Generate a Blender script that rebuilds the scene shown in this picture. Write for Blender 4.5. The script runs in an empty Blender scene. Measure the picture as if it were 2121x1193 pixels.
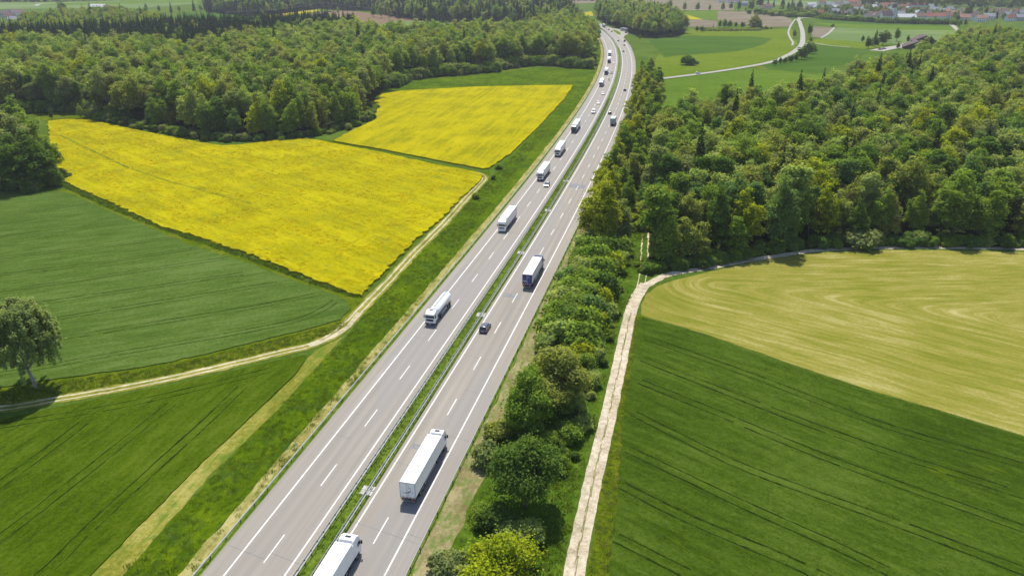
import bpy, bmesh, math, random
import numpy as np
from mathutils import Vector, Matrix
from mathutils.geometry import tessellate_polygon

S = bpy.context.scene
COL = S.collection
R = math.radians

# ------------------------------------------------------------------ camera
F, YH, CX, CY, HC = 1600.0, -70.0, 1060.5, 596.5, 78.0
PITCH = math.atan((CY - YH) / F)
cam = bpy.data.cameras.new('camera')
cam.sensor_width = 36.0
cam.lens = 36.0 * F / 2121.0
cam.clip_start = 1.0
cam.clip_end = 20000.0
camo = bpy.data.objects.new('camera', cam)
COL.objects.link(camo)
camo.location = (0, 0, HC)
camo.rotation_euler = (R(90) - PITCH, 0, 0)
S.camera = camo

# ------------------------------------------------------------------ light
SUN_EL, SUN_AZ = R(60.0), R(-6.0)          # azimuth from +Y towards +X
sun_dir = Vector((math.sin(SUN_AZ) * math.cos(SUN_EL), math.cos(SUN_AZ) * math.cos(SUN_EL), math.sin(SUN_EL)))
W = bpy.data.worlds.new('World')
S.world = W
W.use_nodes = True
nt = W.node_tree
nt.nodes.clear()
sky = nt.nodes.new('ShaderNodeTexSky')
sky.sky_type = 'NISHITA'
sky.sun_disc = False
sky.sun_elevation = SUN_EL
sky.sun_rotation = SUN_AZ
sky.altitude = 500
bg = nt.nodes.new('ShaderNodeBackground')
bg.inputs['Strength'].default_value = 0.13
ow = nt.nodes.new('ShaderNodeOutputWorld')
nt.links.new(sky.outputs[0], bg.inputs[0])
nt.links.new(bg.outputs[0], ow.inputs[0])
sl = bpy.data.lights.new('sun', 'SUN')
sl.energy = 4.45
sl.angle = R(0.53)
sl.color = (1.0, 0.95, 0.86)
so = bpy.data.objects.new('sun', sl)
COL.objects.link(so)
so.rotation_euler = sun_dir.to_track_quat('Z', 'Y').to_euler()
so.location = (0, 0, 300)

S.view_settings.view_transform = 'Standard'
S.view_settings.look = 'None'
S.view_settings.gamma = 1
S.view_settings.use_curve_mapping = False
S.view_settings.exposure = 0.52
S.cycles.max_bounces = 5
S.cycles.diffuse_bounces = 3
S.cycles.transmission_bounces = 3
S.cycles.glossy_bounces = 2
S.cycles.transparent_max_bounces = 8
S.cycles.volume_bounces = 0
S.cycles.use_denoising = True

rng = np.random.default_rng(11)
random.seed(11)


# ------------------------------------------------------------------ helpers
def G(x, y, z=0.0):
    """where the sight line through a photo pixel meets the ground"""
    zc = F / ((y - YH) * math.cos(PITCH))
    yn = (y - CY) / F
    h = HC - z
    return ((x - CX) * zc / F * h, zc * (math.cos(PITCH) - yn * math.sin(PITCH)) * h)


def PX(X, Y, Z=0.0):
    """photo pixel of a place"""
    d = Y * math.cos(PITCH) + (HC - Z) * math.sin(PITCH)
    v = (HC - Z) * math.cos(PITCH) - Y * math.sin(PITCH)
    return CX + F * X / d, CY + F * v / d


def GP(pts):
    return [G(*p) for p in pts]


def tag(o, label=None, cat=None, group=None, kind=None):
    if label: o['label'] = label
    if cat: o['category'] = cat
    if group: o['group'] = group
    if kind: o['kind'] = kind
    return o


def empty(name, loc, rz=0.0, label=None, cat=None, group=None, sc=1.0):
    o = bpy.data.objects.new(name, None)
    COL.objects.link(o)
    o.location = (loc[0], loc[1], loc[2] if len(loc) > 2 else 0.0)
    o.rotation_euler = (0, 0, rz)
    o.scale = (sc, sc, sc)
    o.empty_display_size = 0.3
    return tag(o, label, cat, group)


def link_mesh(name, me, parent=None):
    o = bpy.data.objects.new(name, me)
    COL.objects.link(o)
    if parent is not None: o.parent = parent
    return o


class MB:
    """collects faces of one part, with material slots"""
    def __init__(self):
        self.v, self.f, self.m = [], [], []

    def add(self, vs, fs, m=0):
        b = len(self.v)
        self.v += [tuple(p) for p in vs]
        self.f += [tuple(i + b for i in q) for q in fs]
        self.m += [m] * len(fs)
        return self

    def box(self, x0, x1, y0, y1, z0, z1, m=0):
        vs = [(x0, y0, z0), (x1, y0, z0), (x1, y1, z0), (x0, y1, z0), (x0, y0, z1), (x1, y0, z1), (x1, y1, z1), (x0, y1, z1)]
        return self.add(vs, [(0, 3, 2, 1), (4, 5, 6, 7), (0, 1, 5, 4), (1, 2, 6, 5), (2, 3, 7, 6), (3, 0, 4, 7)], m)

    def prism(self, prof, y0, y1, m=0, top_in=0.0, z_in=1e9):
        """side outline (x, z) swept across from y0 to y1; points above z_in are drawn in by top_in"""
        n = len(prof)
        A = [(x, y0 + (top_in if z > z_in else 0), z) for x, z in prof]
        B = [(x, y1 - (top_in if z > z_in else 0), z) for x, z in prof]
        fs = [tuple(range(n)), tuple(reversed(range(n, 2 * n)))]
        for i in range(n):
            j = (i + 1) % n
            fs.append((i, i + n, j + n, j))
        return self.add(A + B, fs, m)

    def tube(self, p, q, r0, r1=None, n=8, m=0, cap=True):
        r1 = r0 if r1 is None else r1
        p, q = Vector(p), Vector(q)
        d = (q - p).normalized()
        a = d.orthogonal().normalized()
        b = d.cross(a)
        vs = []
        for c, r in ((p, r0), (q, r1)):
            for i in range(n):
                t = 2 * math.pi * i / n
                vs.append(c + (a * math.cos(t) + b * math.sin(t)) * r)
        fs = [(i, (i + 1) % n, (i + 1) % n + n, i + n) for i in range(n)]
        if cap:
            fs += [tuple(reversed(range(n))), tuple(range(n, 2 * n))]
        return self.add(vs, fs, m)

    def mesh(self, name, mats, smooth=False, bevel=0.0):
        me = bpy.data.meshes.new(name)
        me.from_pydata(self.v, [], self.f)
        me.polygons.foreach_set('material_index', self.m)
        for k in (mats if isinstance(mats, (list, tuple)) else [mats]):
            me.materials.append(k)
        if bevel > 0:
            bm = bmesh.new()
            bm.from_mesh(me)
            bmesh.ops.remove_doubles(bm, verts=bm.verts, dist=1e-4)
            ed = [e for e in bm.edges if len(e.link_faces) == 2 and e.calc_face_angle(0) > 0.5]
            bmesh.ops.bevel(bm, geom=ed, offset=bevel, segments=2, affect='EDGES', clamp_overlap=True)
            bm.to_mesh(me)
            bm.free()
        bm = bmesh.new()
        bm.from_mesh(me)
        bmesh.ops.recalc_face_normals(bm, faces=bm.faces)
        bm.to_mesh(me)
        bm.free()
        if smooth or bevel > 0:
            me.polygons.foreach_set('use_smooth', [True] * len(me.polygons))
            try:
                me.set_sharp_from_angle(angle=R(38))
            except Exception:
                pass
        me.update()
        return me

    def build(self, name, mats, parent=None, **k):
        return link_mesh(name, self.mesh(name, mats, **k), parent)


def copy_tree(o, parent=None):
    c = o.copy()
    COL.objects.link(c)
    if parent is not None: c.parent = parent
    for ch in list(o.children):
        copy_tree(ch, c)
    return c


# ------------------------------------------------------------------ materials
def new_mat(name):
    m = bpy.data.materials.new(name)
    m.use_nodes = True
    m.node_tree.nodes.clear()
    return m, m.node_tree


class N:
    """a few short cuts for node trees"""
    def __init__(self, nt):
        self.nt = nt

    def n(self, t, **k):
        x = self.nt.nodes.new(t)
        for a, b in k.items(): setattr(x, a, b)
        return x

    def l(self, a, b):
        self.nt.links.new(a, b)

    def val(self, sock, v):
        if hasattr(v, 'links'): self.l(v, sock)
        else: sock.default_value = v

    def math(self, op, a, b=0.0, c=None, clamp=False):
        x = self.n('ShaderNodeMath', operation=op, use_clamp=clamp)
        self.val(x.inputs[0], a); self.val(x.inputs[1], b)
        if c is not None: self.val(x.inputs[2], c)
        return x.outputs[0]

    def pos(self, rot=0.0, scale=(1, 1, 1)):
        g = self.n('ShaderNodeNewGeometry')
        mp = self.n('ShaderNodeMapping')
        mp.vector_type = 'POINT'
        r = self.n('ShaderNodeVectorRotate', rotation_type='Z_AXIS')
        r.inputs['Angle'].default_value = rot
        self.l(g.outputs['Position'], r.inputs['Vector'])
        self.l(r.outputs[0], mp.inputs['Vector'])
        mp.inputs['Scale'].default_value = scale
        return mp.outputs[0]

    def noise(self, vec, scale, detail=3.0, rough=0.55, dist=0.0):
        x = self.n('ShaderNodeTexNoise')
        self.l(vec, x.inputs['Vector'])
        x.inputs['Scale'].default_value = scale
        x.inputs['Detail'].default_value = detail
        x.inputs['Roughness'].default_value = rough
        x.inputs['Distortion'].default_value = dist
        return x.outputs['Fac']

    def ramp(self, fac, stops):
        x = self.n('ShaderNodeValToRGB')
        self.l(fac, x.inputs[0])
        e = x.color_ramp.elements
        while len(e) < len(stops): e.new(0.5)
        for i, (p, c) in enumerate(stops):
            e[i].position = p
            e[i].color = (*c, 1) if len(c) == 3 else c
        return x.outputs[0]

    def rng(self, v, a, b, c=0.0, d=1.0):
        x = self.n('ShaderNodeMapRange')
        self.val(x.inputs[0], v)
        for i, k in enumerate((a, b, c, d)): x.inputs[i + 1].default_value = k
        return x.outputs[0]

    def mix(self, fac, a, b, blend='MIX'):
        x = self.n('ShaderNodeMix', data_type='RGBA', blend_type=blend)
        self.val(x.inputs[0], fac)
        for s, v in ((x.inputs[6], a), (x.inputs[7], b)):
            if hasattr(v, 'links'): self.l(v, s)
            else: s.default_value = (*v, 1)
        return x.outputs[2]

    def bump(self, h, strength, dist):
        x = self.n('ShaderNodeBump')
        x.inputs['Strength'].default_value = strength
        x.inputs['Distance'].default_value = dist
        self.l(h, x.inputs['Height'])
        return x.outputs[0]

    def finish(self, color, rough=0.9, normal=None, spec=0.2, metal=0.0):
        p = self.n('ShaderNodeBsdfPrincipled')
        o = self.n('ShaderNodeOutputMaterial')
        if hasattr(color, 'links'): self.l(color, p.inputs['Base Color'])
        else: p.inputs['Base Color'].default_value = (*color, 1)
        self.val(p.inputs['Roughness'], rough)
        p.inputs['Specular IOR Level'].default_value = spec
        p.inputs['Metallic'].default_value = metal
        if normal is not None: self.l(normal, p.inputs['Normal'])
        self.l(p.outputs[0], o.inputs[0])


def mul(c, k): return tuple(x * k for x in c)


def ground_mat(name, dark, mid, light, big=0.035, fine=1.6, rot=0.0, stretch=1.0, bump=0.25, fleck=None, fleck_at=0.62, warp=0.0):
    """grass and crops: broad patches, streaks along the rows and fine speckle"""
    m, t = new_mat(name)
    k = N(t)
    p = k.pos()
    ps = k.pos(rot, (1, 1.0 / stretch, 1)) if stretch != 1 else p
    a = k.noise(p, big, 4, 0.6)
    b = k.noise(ps, fine * 0.28, 4, 0.65, warp)
    c = k.noise(ps, fine * .6, 6, 0.8)
    e = k.noise(p, fine * 1.15, 5, 0.85)
    s = k.math('ADD', k.math('MULTIPLY', a, 0.22), k.math('MULTIPLY', b, 0.20))
    s = k.math('ADD', s, k.math('MULTIPLY', c, 0.24))
    s = k.math('ADD', s, k.math('MULTIPLY', e, 0.34))
    col = k.ramp(s, [(0.435, dark), (0.50, mid), (0.565, light)])
    if fleck:
        q = k.noise(ps, fine * 0.9, 5, 0.7)
        q2 = k.noise(p, big * 3.0, 3, 0.6)
        ff = k.rng(k.math('ADD', k.math('MULTIPLY', q, 0.6), k.math('MULTIPLY', q2, 0.4)), fleck_at - 0.07, fleck_at + 0.05)
        col = k.mix(ff, col, fleck)
    h = k.math('ADD', c, e)
    k.finish(col, 0.95, k.bump(h, bump, 0.5), 0.0)
    return m


def plain(name, color, rough=0.5, spec=0.5, metal=0.0, var=0.12, scale=2.0):
    m, t = new_mat(name)
    k = N(t)
    p = k.pos()
    a = k.noise(p, scale, 4, 0.6)
    col = k.mix(k.rng(a, 0.3, 0.7), mul(color, 1 - var), mul(color, 1 + var * 0.5))
    k.finish(col, rough, None, spec, metal)
    return m


def row_rot(p, q):
    (x0, y0), (x1, y1) = G(*p), G(*q)
    return math.pi / 2 - math.atan2(y1 - y0, x1 - x0)


DIR = math.atan2(1.0, 0.232)                # heading of the straight motorway
M = {}
M['base'] = ground_mat('meadow_grass', (0.04, 0.075, 0.008), (0.062, 0.105, 0.012), (0.095, 0.14, 0.02))
M['bank'] = ground_mat('bank_grass', (0.031, 0.0588, 0.0019), (0.0594, 0.1022, 0.0019), (0.1033, 0.147, 0.003), big=.045, fine=1.1, rot=.23, stretch=2.2, bump=.4, fleck=(.030, .062, .010), fleck_at=.58)
M['wheat_a'] = ground_mat('young_wheat', (0.0389, 0.0718, 0.01), (0.0605, 0.1017, 0.015), (0.0886, 0.1314, 0.0299), big=.018, fine=1.2, rot=row_rot((0, 571), (409, 515)), stretch=7, bump=.35)
M['wheat_b'] = ground_mat('barley', (0.0274, 0.0526, 0.0015), (0.0468, 0.0801, 0.0024), (0.0731, 0.1074, 0.0078), big=.03, fine=1.5, rot=row_rot((0, 1117), (355, 838)), stretch=6, bump=.35)
M['wheat_c'] = ground_mat('winter_wheat', (0.026, 0.0487, 0.0029), (0.0434, 0.0783, 0.0056), (0.0694, 0.1058, 0.0132), big=.03, fine=1.6, rot=row_rot((1340, 702), (2121, 967)), stretch=8, bump=.4,
                          fleck=(.075, .115, .004), fleck_at=.64)
M['rape'] = ground_mat('rapeseed_in_flower', (0.194, 0.185, 0.003), (0.2861, 0.258, 0.002), (0.3686, 0.32, 0.003), big=.05, fine=.9, rot=row_rot((125, 283), (405, 394)), stretch=9, bump=.35,
                       fleck=(.15, .16, .012), fleck_at=.61, warp=.3)
M['rape_b'] = ground_mat('rapeseed_lines', (0.18, 0.175, 0.003), (0.28, 0.25, 0.002), (0.355, 0.305, 0.003), big=.05, fine=.8, rot=row_rot((1014, 350), (1187, 178)), stretch=14, bump=.35,
                         fleck=(.15, .155, .010), fleck_at=.63)
M['verge'] = ground_mat('mown_verge', (0.165, 0.1485, 0.0385), (0.253, 0.2255, 0.0715), (0.352, 0.3135, 0.132), big=.15, fine=1.3, rot=.23, stretch=6, fleck=(.10, .15, .02), fleck_at=.58)
M['verge_r'] = ground_mat('dry_verge', (0.13, 0.11, 0.045), (0.2, 0.175, 0.08), (0.28, 0.24, 0.125), big=.12, fine=1.1, rot=.23, stretch=3, fleck=(.10, .15, .03), fleck_at=.56)
M['strip'] = ground_mat('mown_strip', (0.1063, 0.1187, 0.0125), (0.1812, 0.1775, 0.0275), (0.275, 0.25, 0.0688), big=.10, fine=.9, rot=row_rot((254, 1193), (711, 698)), stretch=9, fleck=(.08, .14, .015), fleck_at=.58)
M['border'] = ground_mat('field_border', (0.0462, 0.0792, 0.0022), (0.077, 0.11, 0.0033), (0.121, 0.143, 0.0088), big=.08, fine=.9, bump=.5)
M['median'] = ground_mat('median_grass', (0.0625, 0.1125, 0.01), (0.1, 0.1562, 0.015), (0.15, 0.2, 0.0312), big=.2, fine=1.4, bump=.5, fleck=(.045, .085, .018), fleck_at=.62)
M['hedge_floor'] = ground_mat('rough_grass', (0.0336, 0.072, 0.0048), (0.0576, 0.1056, 0.0072), (0.09, 0.144, 0.0144), big=.1, fine=1.0, bump=.6)
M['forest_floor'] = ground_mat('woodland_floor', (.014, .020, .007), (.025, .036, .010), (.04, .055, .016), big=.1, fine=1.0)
M['far_green'] = ground_mat('far_green', (0.0616, 0.1103, 0.0084), (0.077, 0.1313, 0.0112), (0.0968, 0.147, 0.0168), big=.012, fine=.25)
M['far_bright'] = ground_mat('far_bright', (0.077, 0.1208, 0.007), (0.099, 0.1418, 0.0091), (0.1188, 0.1575, 0.014), big=.012, fine=.25)
M['far_dark'] = ground_mat('far_dark', (0.0374, 0.0819, 0.0084), (0.0484, 0.0966, 0.0112), (0.0616, 0.1113, 0.0147), big=.012, fine=.25, rot=R(80), stretch=8)
M['far_pale'] = ground_mat('far_pale', (0.085, 0.135, 0.04), (0.11, 0.16, 0.052), (0.14, 0.185, 0.065), big=.012, fine=.2, rot=row_rot((1700, 80), (1985, 75)), stretch=14)
M['far_brown'] = ground_mat('far_brown', (0.12, 0.1, 0.065), (0.155, 0.13, 0.088), (0.19, 0.165, 0.12), big=.02, fine=.2, rot=R(80), stretch=10)
M['far_red'] = ground_mat('tilled_soil', (0.125, 0.085, 0.055), (0.16, 0.11, 0.072), (0.19, 0.135, 0.09), big=.02, fine=.2)
M['far_yellow'] = ground_mat('far_rape', (0.22, 0.2, 0.012), (0.29, 0.25, 0.01), (0.34, 0.29, 0.012), big=.03, fine=.3)
M['gravelmark'] = ground_mat('pale_gravel', (0.264, 0.2236, 0.144), (0.4048, 0.344, 0.248), (0.528, 0.4644, 0.352), big=.1, fine=1.3)
M['tram'] = ground_mat('wheel_rut', (0.0085, 0.0149, 0.0021), (0.0138, 0.0255, 0.0031), (0.0297, 0.051, 0.0051), big=.2, fine=1.2)
M['tan_gravel'] = ground_mat('tan_gravel', (.26, .225, .13), (.40, .35, .225), (.52, .47, .33), big=.1, fine=1.3)
M['tram_r'] = ground_mat('rape_furrow', (.05, .09, .015), (.10, .14, .012), (.25, .25, .01), big=.2, fine=.8)
M['hedge_g'] = ground_mat('herbs', (0.03, 0.06, 0.006), (0.05, 0.09, 0.01), (0.08, 0.12, 0.016))


def hay_mat():
    """mown hay meadow: swaths follow the two long edges and turn round the headland"""
    m, t = new_mat('mown_hay')
    k = N(t)
    P0 = Vector((*G(1490, 592), 0))
    a1 = Vector((*G(2121, 880), 0)) - Vector((*G(1400, 672), 0)); a1.normalize()
    a2 = Vector((*G(2121, 540), 0)) - Vector((*G(1700, 545), 0)); a2.normalize()
    g = k.n('ShaderNodeNewGeometry')
    wob = k.n('ShaderNodeTexNoise')
    k.l(g.outputs['Position'], wob.inputs['Vector'])
    wob.inputs['Scale'].default_value = .05
    ds = []
    for a in (a1, a2):
        s = k.n('ShaderNodeVectorMath', operation='SUBTRACT')
        k.l(g.outputs['Position'], s.inputs[0]); s.inputs[1].default_value = P0
        d = k.n('ShaderNodeVectorMath', operation='DOT_PRODUCT')
        k.l(s.outputs[0], d.inputs[0]); d.inputs[1].default_value = a
        tt = k.math('MAXIMUM', d.outputs['Value'], 0.0)
        sc = k.n('ShaderNodeVectorMath', operation='SCALE')
        sc.inputs[0].default_value = a; k.l(tt, sc.inputs['Scale'])
        e = k.n('ShaderNodeVectorMath', operation='SUBTRACT')
        k.l(s.outputs[0], e.inputs[0]); k.l(sc.outputs[0], e.inputs[1])
        L = k.n('ShaderNodeVectorMath', operation='LENGTH')
        k.l(e.outputs[0], L.inputs[0])
        ds.append(k.math('ADD', L.outputs['Value'], k.math('MULTIPLY', wob.outputs['Fac'], 3.0)))
    # towards the second ray beyond the spine: min of both gives the swaths in the wedge
    d = k.math('SMOOTH_MIN', ds[0], ds[1], 9.0)
    cx = k.n('ShaderNodeCombineXYZ')
    k.l(k.math('MULTIPLY', d, 1.0), cx.inputs[0])
    p = k.pos(0, (1, 1, 1))
    sx = k.n('ShaderNodeSeparateXYZ'); k.l(p, sx.inputs[0])
    k.l(k.math('MULTIPLY', sx.outputs[0], .10), cx.inputs[1])
    n1 = k.noise(cx.outputs[0], .62, 5, .72)
    n2 = k.noise(cx.outputs[0], .12, 2, .5)
    n3 = k.noise(p, .045, 3, .6)
    n4 = k.noise(p, 1.3, 3, .7)
    s = k.math('ADD', k.math('MULTIPLY', n1, .52), k.math('MULTIPLY', n2, .10))
    s = k.math('ADD', s, k.math('MULTIPLY', n3, .26))
    s = k.math('ADD', s, k.math('MULTIPLY', n4, .18))
    col = k.ramp(s, [(.36, (.100, .122, .010)), (.47, (.150, .155, .020)), (.55, (.205, .190, .038)), (.68, (.33, .30, .12))])
    k.finish(col, .95, k.bump(k.math('ADD', n1, n4), .3, .3), 0.0)
    return m


M['hay'] = hay_mat()


def road_mat(name, lanes, half, tone=(.268, .242, .206), patchy=True):
    """UV: u metres across from the inner line, v metres along"""
    m, t = new_mat(name)
    k = N(t)
    uv = k.n('ShaderNodeUVMap'); uv.uv_map = 'road'
    sp = k.n('ShaderNodeSeparateXYZ'); k.l(uv.outputs[0], sp.inputs[0])
    u, v = sp.outputs[0], sp.outputs[1]

    def vec(a, b, su=1.0, sv=1.0):
        c = k.n('ShaderNodeCombineXYZ')
        k.l(k.math('MULTIPLY', a, su), c.inputs[0]); k.l(k.math('MULTIPLY', b, sv), c.inputs[1])
        return c.outputs[0]
    streak = k.noise(vec(u, v, 1.0, .012), 1.2, 4, .6)
    broad = k.noise(vec(u, v, .15, .02), 1.0, 3, .6)
    grain = k.noise(vec(u, v), 7.0, 3, .8)
    col = k.mix(k.rng(streak, .38, .62), mul(tone, .82), mul(tone, 1.12))
    col = k.mix(k.rng(broad, .35, .65), mul(tone, .9), col, 'MIX')
    # tyre-polished tracks of each lane
    for c0, wgt in lanes:
        for off in (-.95, .95):
            dd = k.math('ABSOLUTE', k.math('SUBTRACT', u, c0 + off))
            f = k.rng(dd, .1, .75, wgt, 0.0)
            f = k.math('MULTIPLY', f, k.rng(broad, .3, .7, .5, 1.3))
            col = k.mix(f, col, mul((.198, .184, .165), 1.0))
    if patchy:
        vo = k.n('ShaderNodeTexVoronoi', feature='F1')
        k.l(vec(u, v, .14, .014), vo.inputs['Vector']); vo.inputs['Scale'].default_value = 1.0
        sh = k.n('ShaderNodeSeparateColor'); k.l(vo.outputs['Color'], sh.inputs[0])
        col = k.mix(k.rng(sh.outputs[0], .66, .70, 0, .55), col, (.225, .212, .20))
    col = k.mix(k.rng(grain, .35, .65, .0, .25), col, mul(tone, .75))
    k.finish(col, .85, k.bump(grain, .15, .02), .25)
    return m


M['road_l'] = road_mat('asphalt_left', [(-6.1, .75), (-2.1, .45)], 1)
M['road_r'] = road_mat('asphalt_right', [(7.5, .45), (11.4, .8)], 1, (.272, .242, .202))
M['slip'] = plain('slip_asphalt', (.29, .265, .235), .9, .2, var=.12, scale=.2)
M['lane'] = plain('country_lane', (.30, .285, .25), .95, .1, var=.15, scale=.6)
M['paint'] = plain('road_paint', (.66, .65, .62), .6, .3, var=.22, scale=1.2)
M['patch'] = plain('asphalt_patch', (.20, .20, .20), .9, .2, var=.3, scale=1.0)
M['joint'] = plain('tar_joint', (.15, .148, .145), .8, .3, var=.4, scale=1.0)
M['zinc'] = plain('galvanised_steel', (.62, .61, .57), .5, .5, .15, .2, 1.5)
M['zinc_post'] = plain('dull_steel', (.07, .07, .065), .7, .4, .3, .3, 1.5)
M['concrete'] = plain('concrete', (.42, .41, .38), .9, .2, 0, .25, 2)
M['white'] = plain('white_paint', (.80, .80, .80), .35, .5, 0, .05, .7)
M['offwhite'] = plain('offwhite_tarpaulin', (.66, .67, .68), .5, .4, 0, .08, .8)
M['grey_tarp'] = plain('grey_tarpaulin', (.30, .32, .34), .6, .3, 0, .1, 1)
M['mint'] = plain('pale_teal_roof', (.42, .55, .55), .6, .3, 0, .1, 1)
M['blue'] = plain('blue_paint', (.028, .045, .20), .35, .5, 0, .12, 1)
M['navy'] = plain('navy_paint', (.022, .030, .075), .35, .5, 0, .12, 1)
M['black'] = plain('black_plastic', (.018, .018, .02), .5, .4, 0, .2, 2)
M['rubber'] = plain('tyre_rubber', (.02, .02, .02), .9, .2, 0, .2, 2)
M['rim'] = plain('wheel_rim', (.35, .35, .36), .4, .5, .6, .1, 2)
M['glass'] = plain('dark_glass', (.022, .030, .036), .08, .8, 0, .1, 1)
M['chassis'] = plain('chassis_grey', (.045, .045, .05), .7, .4, 0, .25, 1)
M['red'] = plain('tail_lamp_red', (.45, .02, .02), .3, .5, 0, .1, 2)
M['lamp'] = plain('headlamp_glass', (.75, .75, .75), .15, .8, 0, .05, 2)
M['orange'] = plain('marker_orange', (.5, .18, .02), .4, .5, 0, .1, 2)
M['steel'] = plain('brushed_steel', (.45, .46, .47), .35, .5, .7, .1, 1)
M['silver'] = plain('silver_metallic', (.24, .25, .27), .25, .6, .5, .06, 1)
M['slate'] = plain('slate_metallic', (.085, .095, .12), .25, .6, .3, .06, 1)
M['carblack'] = plain('black_metallic', (.02, .021, .024), .2, .6, .1, .06, 1)
M['bark'] = plain('bark', (.10, .085, .065), .95, .1, 0, .4, 1.5)
M['birchbark'] = plain('pale_bark', (.26, .25, .22), .95, .1, 0, .5, 1.5)
M['timber'] = plain('weathered_timber', (.10, .065, .045), .9, .2, 0, .3, 1.0)


def leaf_mat(name, c, tr=0.5):
    m, t = new_mat(name)
    k = N(t)
    g = k.n('ShaderNodeNewGeometry')
    oi = k.n('ShaderNodeObjectInfo')
    r = g.outputs['Random Per Island']
    col = k.mix(r, mul(c, .5), mul(c, 1.75))
    col = k.mix(k.math('MULTIPLY', oi.outputs['Random'], .55), col, (c[0] * 1.35, c[1] * 1.12, c[2] * 1.6))
    n = k.noise(k.pos(), .55, 3, .6)
    col = k.mix(k.rng(n, .36, .5, .75, 0), col, (c[0] * .62, c[1] * .68, c[2] * .9))
    col = k.mix(k.rng(n, .52, .66, 0, .6), col, (c[0] * 1.35, c[1] * 1.22, c[2] * .9))
    d = k.n('ShaderNodeBsdfDiffuse'); k.l(col, d.inputs[0])
    d.inputs['Roughness'].default_value = 0.0
    tl = k.n('ShaderNodeBsdfTranslucent')
    k.l(k.mix(1.0, col, (1.25, 1.15, .55), 'MULTIPLY'), tl.inputs[0])
    mx = k.n('ShaderNodeMixShader'); mx.inputs[0].default_value = tr
    k.l(d.outputs[0], mx.inputs[1]); k.l(tl.outputs[0], mx.inputs[2])
    o = k.n('ShaderNodeOutputMaterial'); k.l(mx.outputs[0], o.inputs[0])
    return m


LEAF = {
    'mid green': leaf_mat('foliage_mid', (.185, .285, .034)),
    'yellow-green': leaf_mat('foliage_yellow', (.285, .350, .018)),
    'dark green': leaf_mat('foliage_dark', (.105, .185, .028)),
    'olive green': leaf_mat('foliage_olive', (.245, .295, .055)),
    'blue-green': leaf_mat('foliage_blue', (.135, .235, .052)),
    'pale green': leaf_mat('foliage_pale', (.285, .375, .085)),
    'grey-green': leaf_mat('foliage_grey', (.225, .285, .085)),
    'spruce': leaf_mat('needles', (.034, .064, .022), .12),
    'willow': leaf_mat('foliage_willow', (.23, .31, .085)),
    'copper': leaf_mat('foliage_copper', (.055, .030, .030)),
}


# ------------------------------------------------------------------ flat ground pieces
def dense(pts, step, jit=0.0, closed=True, rs=None):
    rs = rs or random.Random(5)
    out = []
    n = len(pts)
    for i in range(n if closed else n - 1):
        a, b = Vector(pts[i]), Vector(pts[(i + 1) % n])
        L = (b - a).length
        dist = max(60.0, min(abs(a.y), abs(b.y)))
        st = step * max(1.0, dist / 150.0)
        k = max(1, int(L / st))
        if L > 4000: k = 1
        d = (b - a) / max(L, 1e-6)
        nrm = Vector((-d.y, d.x))
        for j in range(k):
            p = a + (b - a) * (j / k)
            if jit and (j > 0): p = p + nrm * rs.gauss(0, jit)
            out.append((p.x, p.y))
    if not closed: out.append(tuple(pts[-1]))
    return out


def fill(pts):
    tri = tessellate_polygon([[Vector((x, y, 0)) for x, y in pts]])
    return [tuple(t) for t in tri]


def sheet(name, pts, z, mat, skirt=0.0, parent=None, label=None, jit=0.0, step=1.5, kind='structure', px=True, cat=None):
    w = GP(pts) if px else pts
    w = dense(w, step, jit)
    # drop doubles
    q = [w[0]]
    for p in w[1:]:
        if math.hypot(p[0] - q[-1][0], p[1] - q[-1][1]) > 1e-3: q.append(p)
    w = q
    fs = fill(w)
    b = MB()
    b.add([(x, y, z) for x, y in w], fs)
    if skirt:
        n = len(w)
        vs = [(x, y, z) for x, y in w] + [(x, y, z - skirt) for x, y in w]
        b.add(vs, [(i, (i + 1) % n, (i + 1) % n + n, i + n) for i in range(n)])
    o = b.build(name, mat, parent)
    if parent is None: tag(o, label, cat, None, kind)
    elif label: tag(o, label)
    return o


def inside(P, poly):
    x, y = P[:, 0], P[:, 1]
    c = np.zeros(len(P), bool)
    n = len(poly)
    for i in range(n):
        x0, y0 = poly[i]; x1, y1 = poly[(i + 1) % n]
        if y0 == y1: continue
        m = ((y0 > y) != (y1 > y)) & (x < (x1 - x0) * (y - y0) / (y1 - y0) + x0)
        c ^= m
    return c


def smooth_line(pts, step):
    """Catmull-Rom through points, resampled"""
    P = [Vector(p) for p in pts]
    P = [P[0] * 2 - P[1]] + P + [P[-1] * 2 - P[-2]]
    out = []
    for i in range(1, len(P) - 2):
        L = (P[i + 1] - P[i]).length
        n = max(1, int(L / step))
        for j in range(n):
            t = j / n
            a, b, c, d = P[i - 1], P[i], P[i + 1], P[i + 2]
            out.append(0.5 * ((2 * b) + (c - a) * t + (2 * a - 5 * b + 4 * c - d) * t * t + (3 * b - 3 * c + d - a) * t ** 3))
    out.append(P[-2])
    return out


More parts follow.
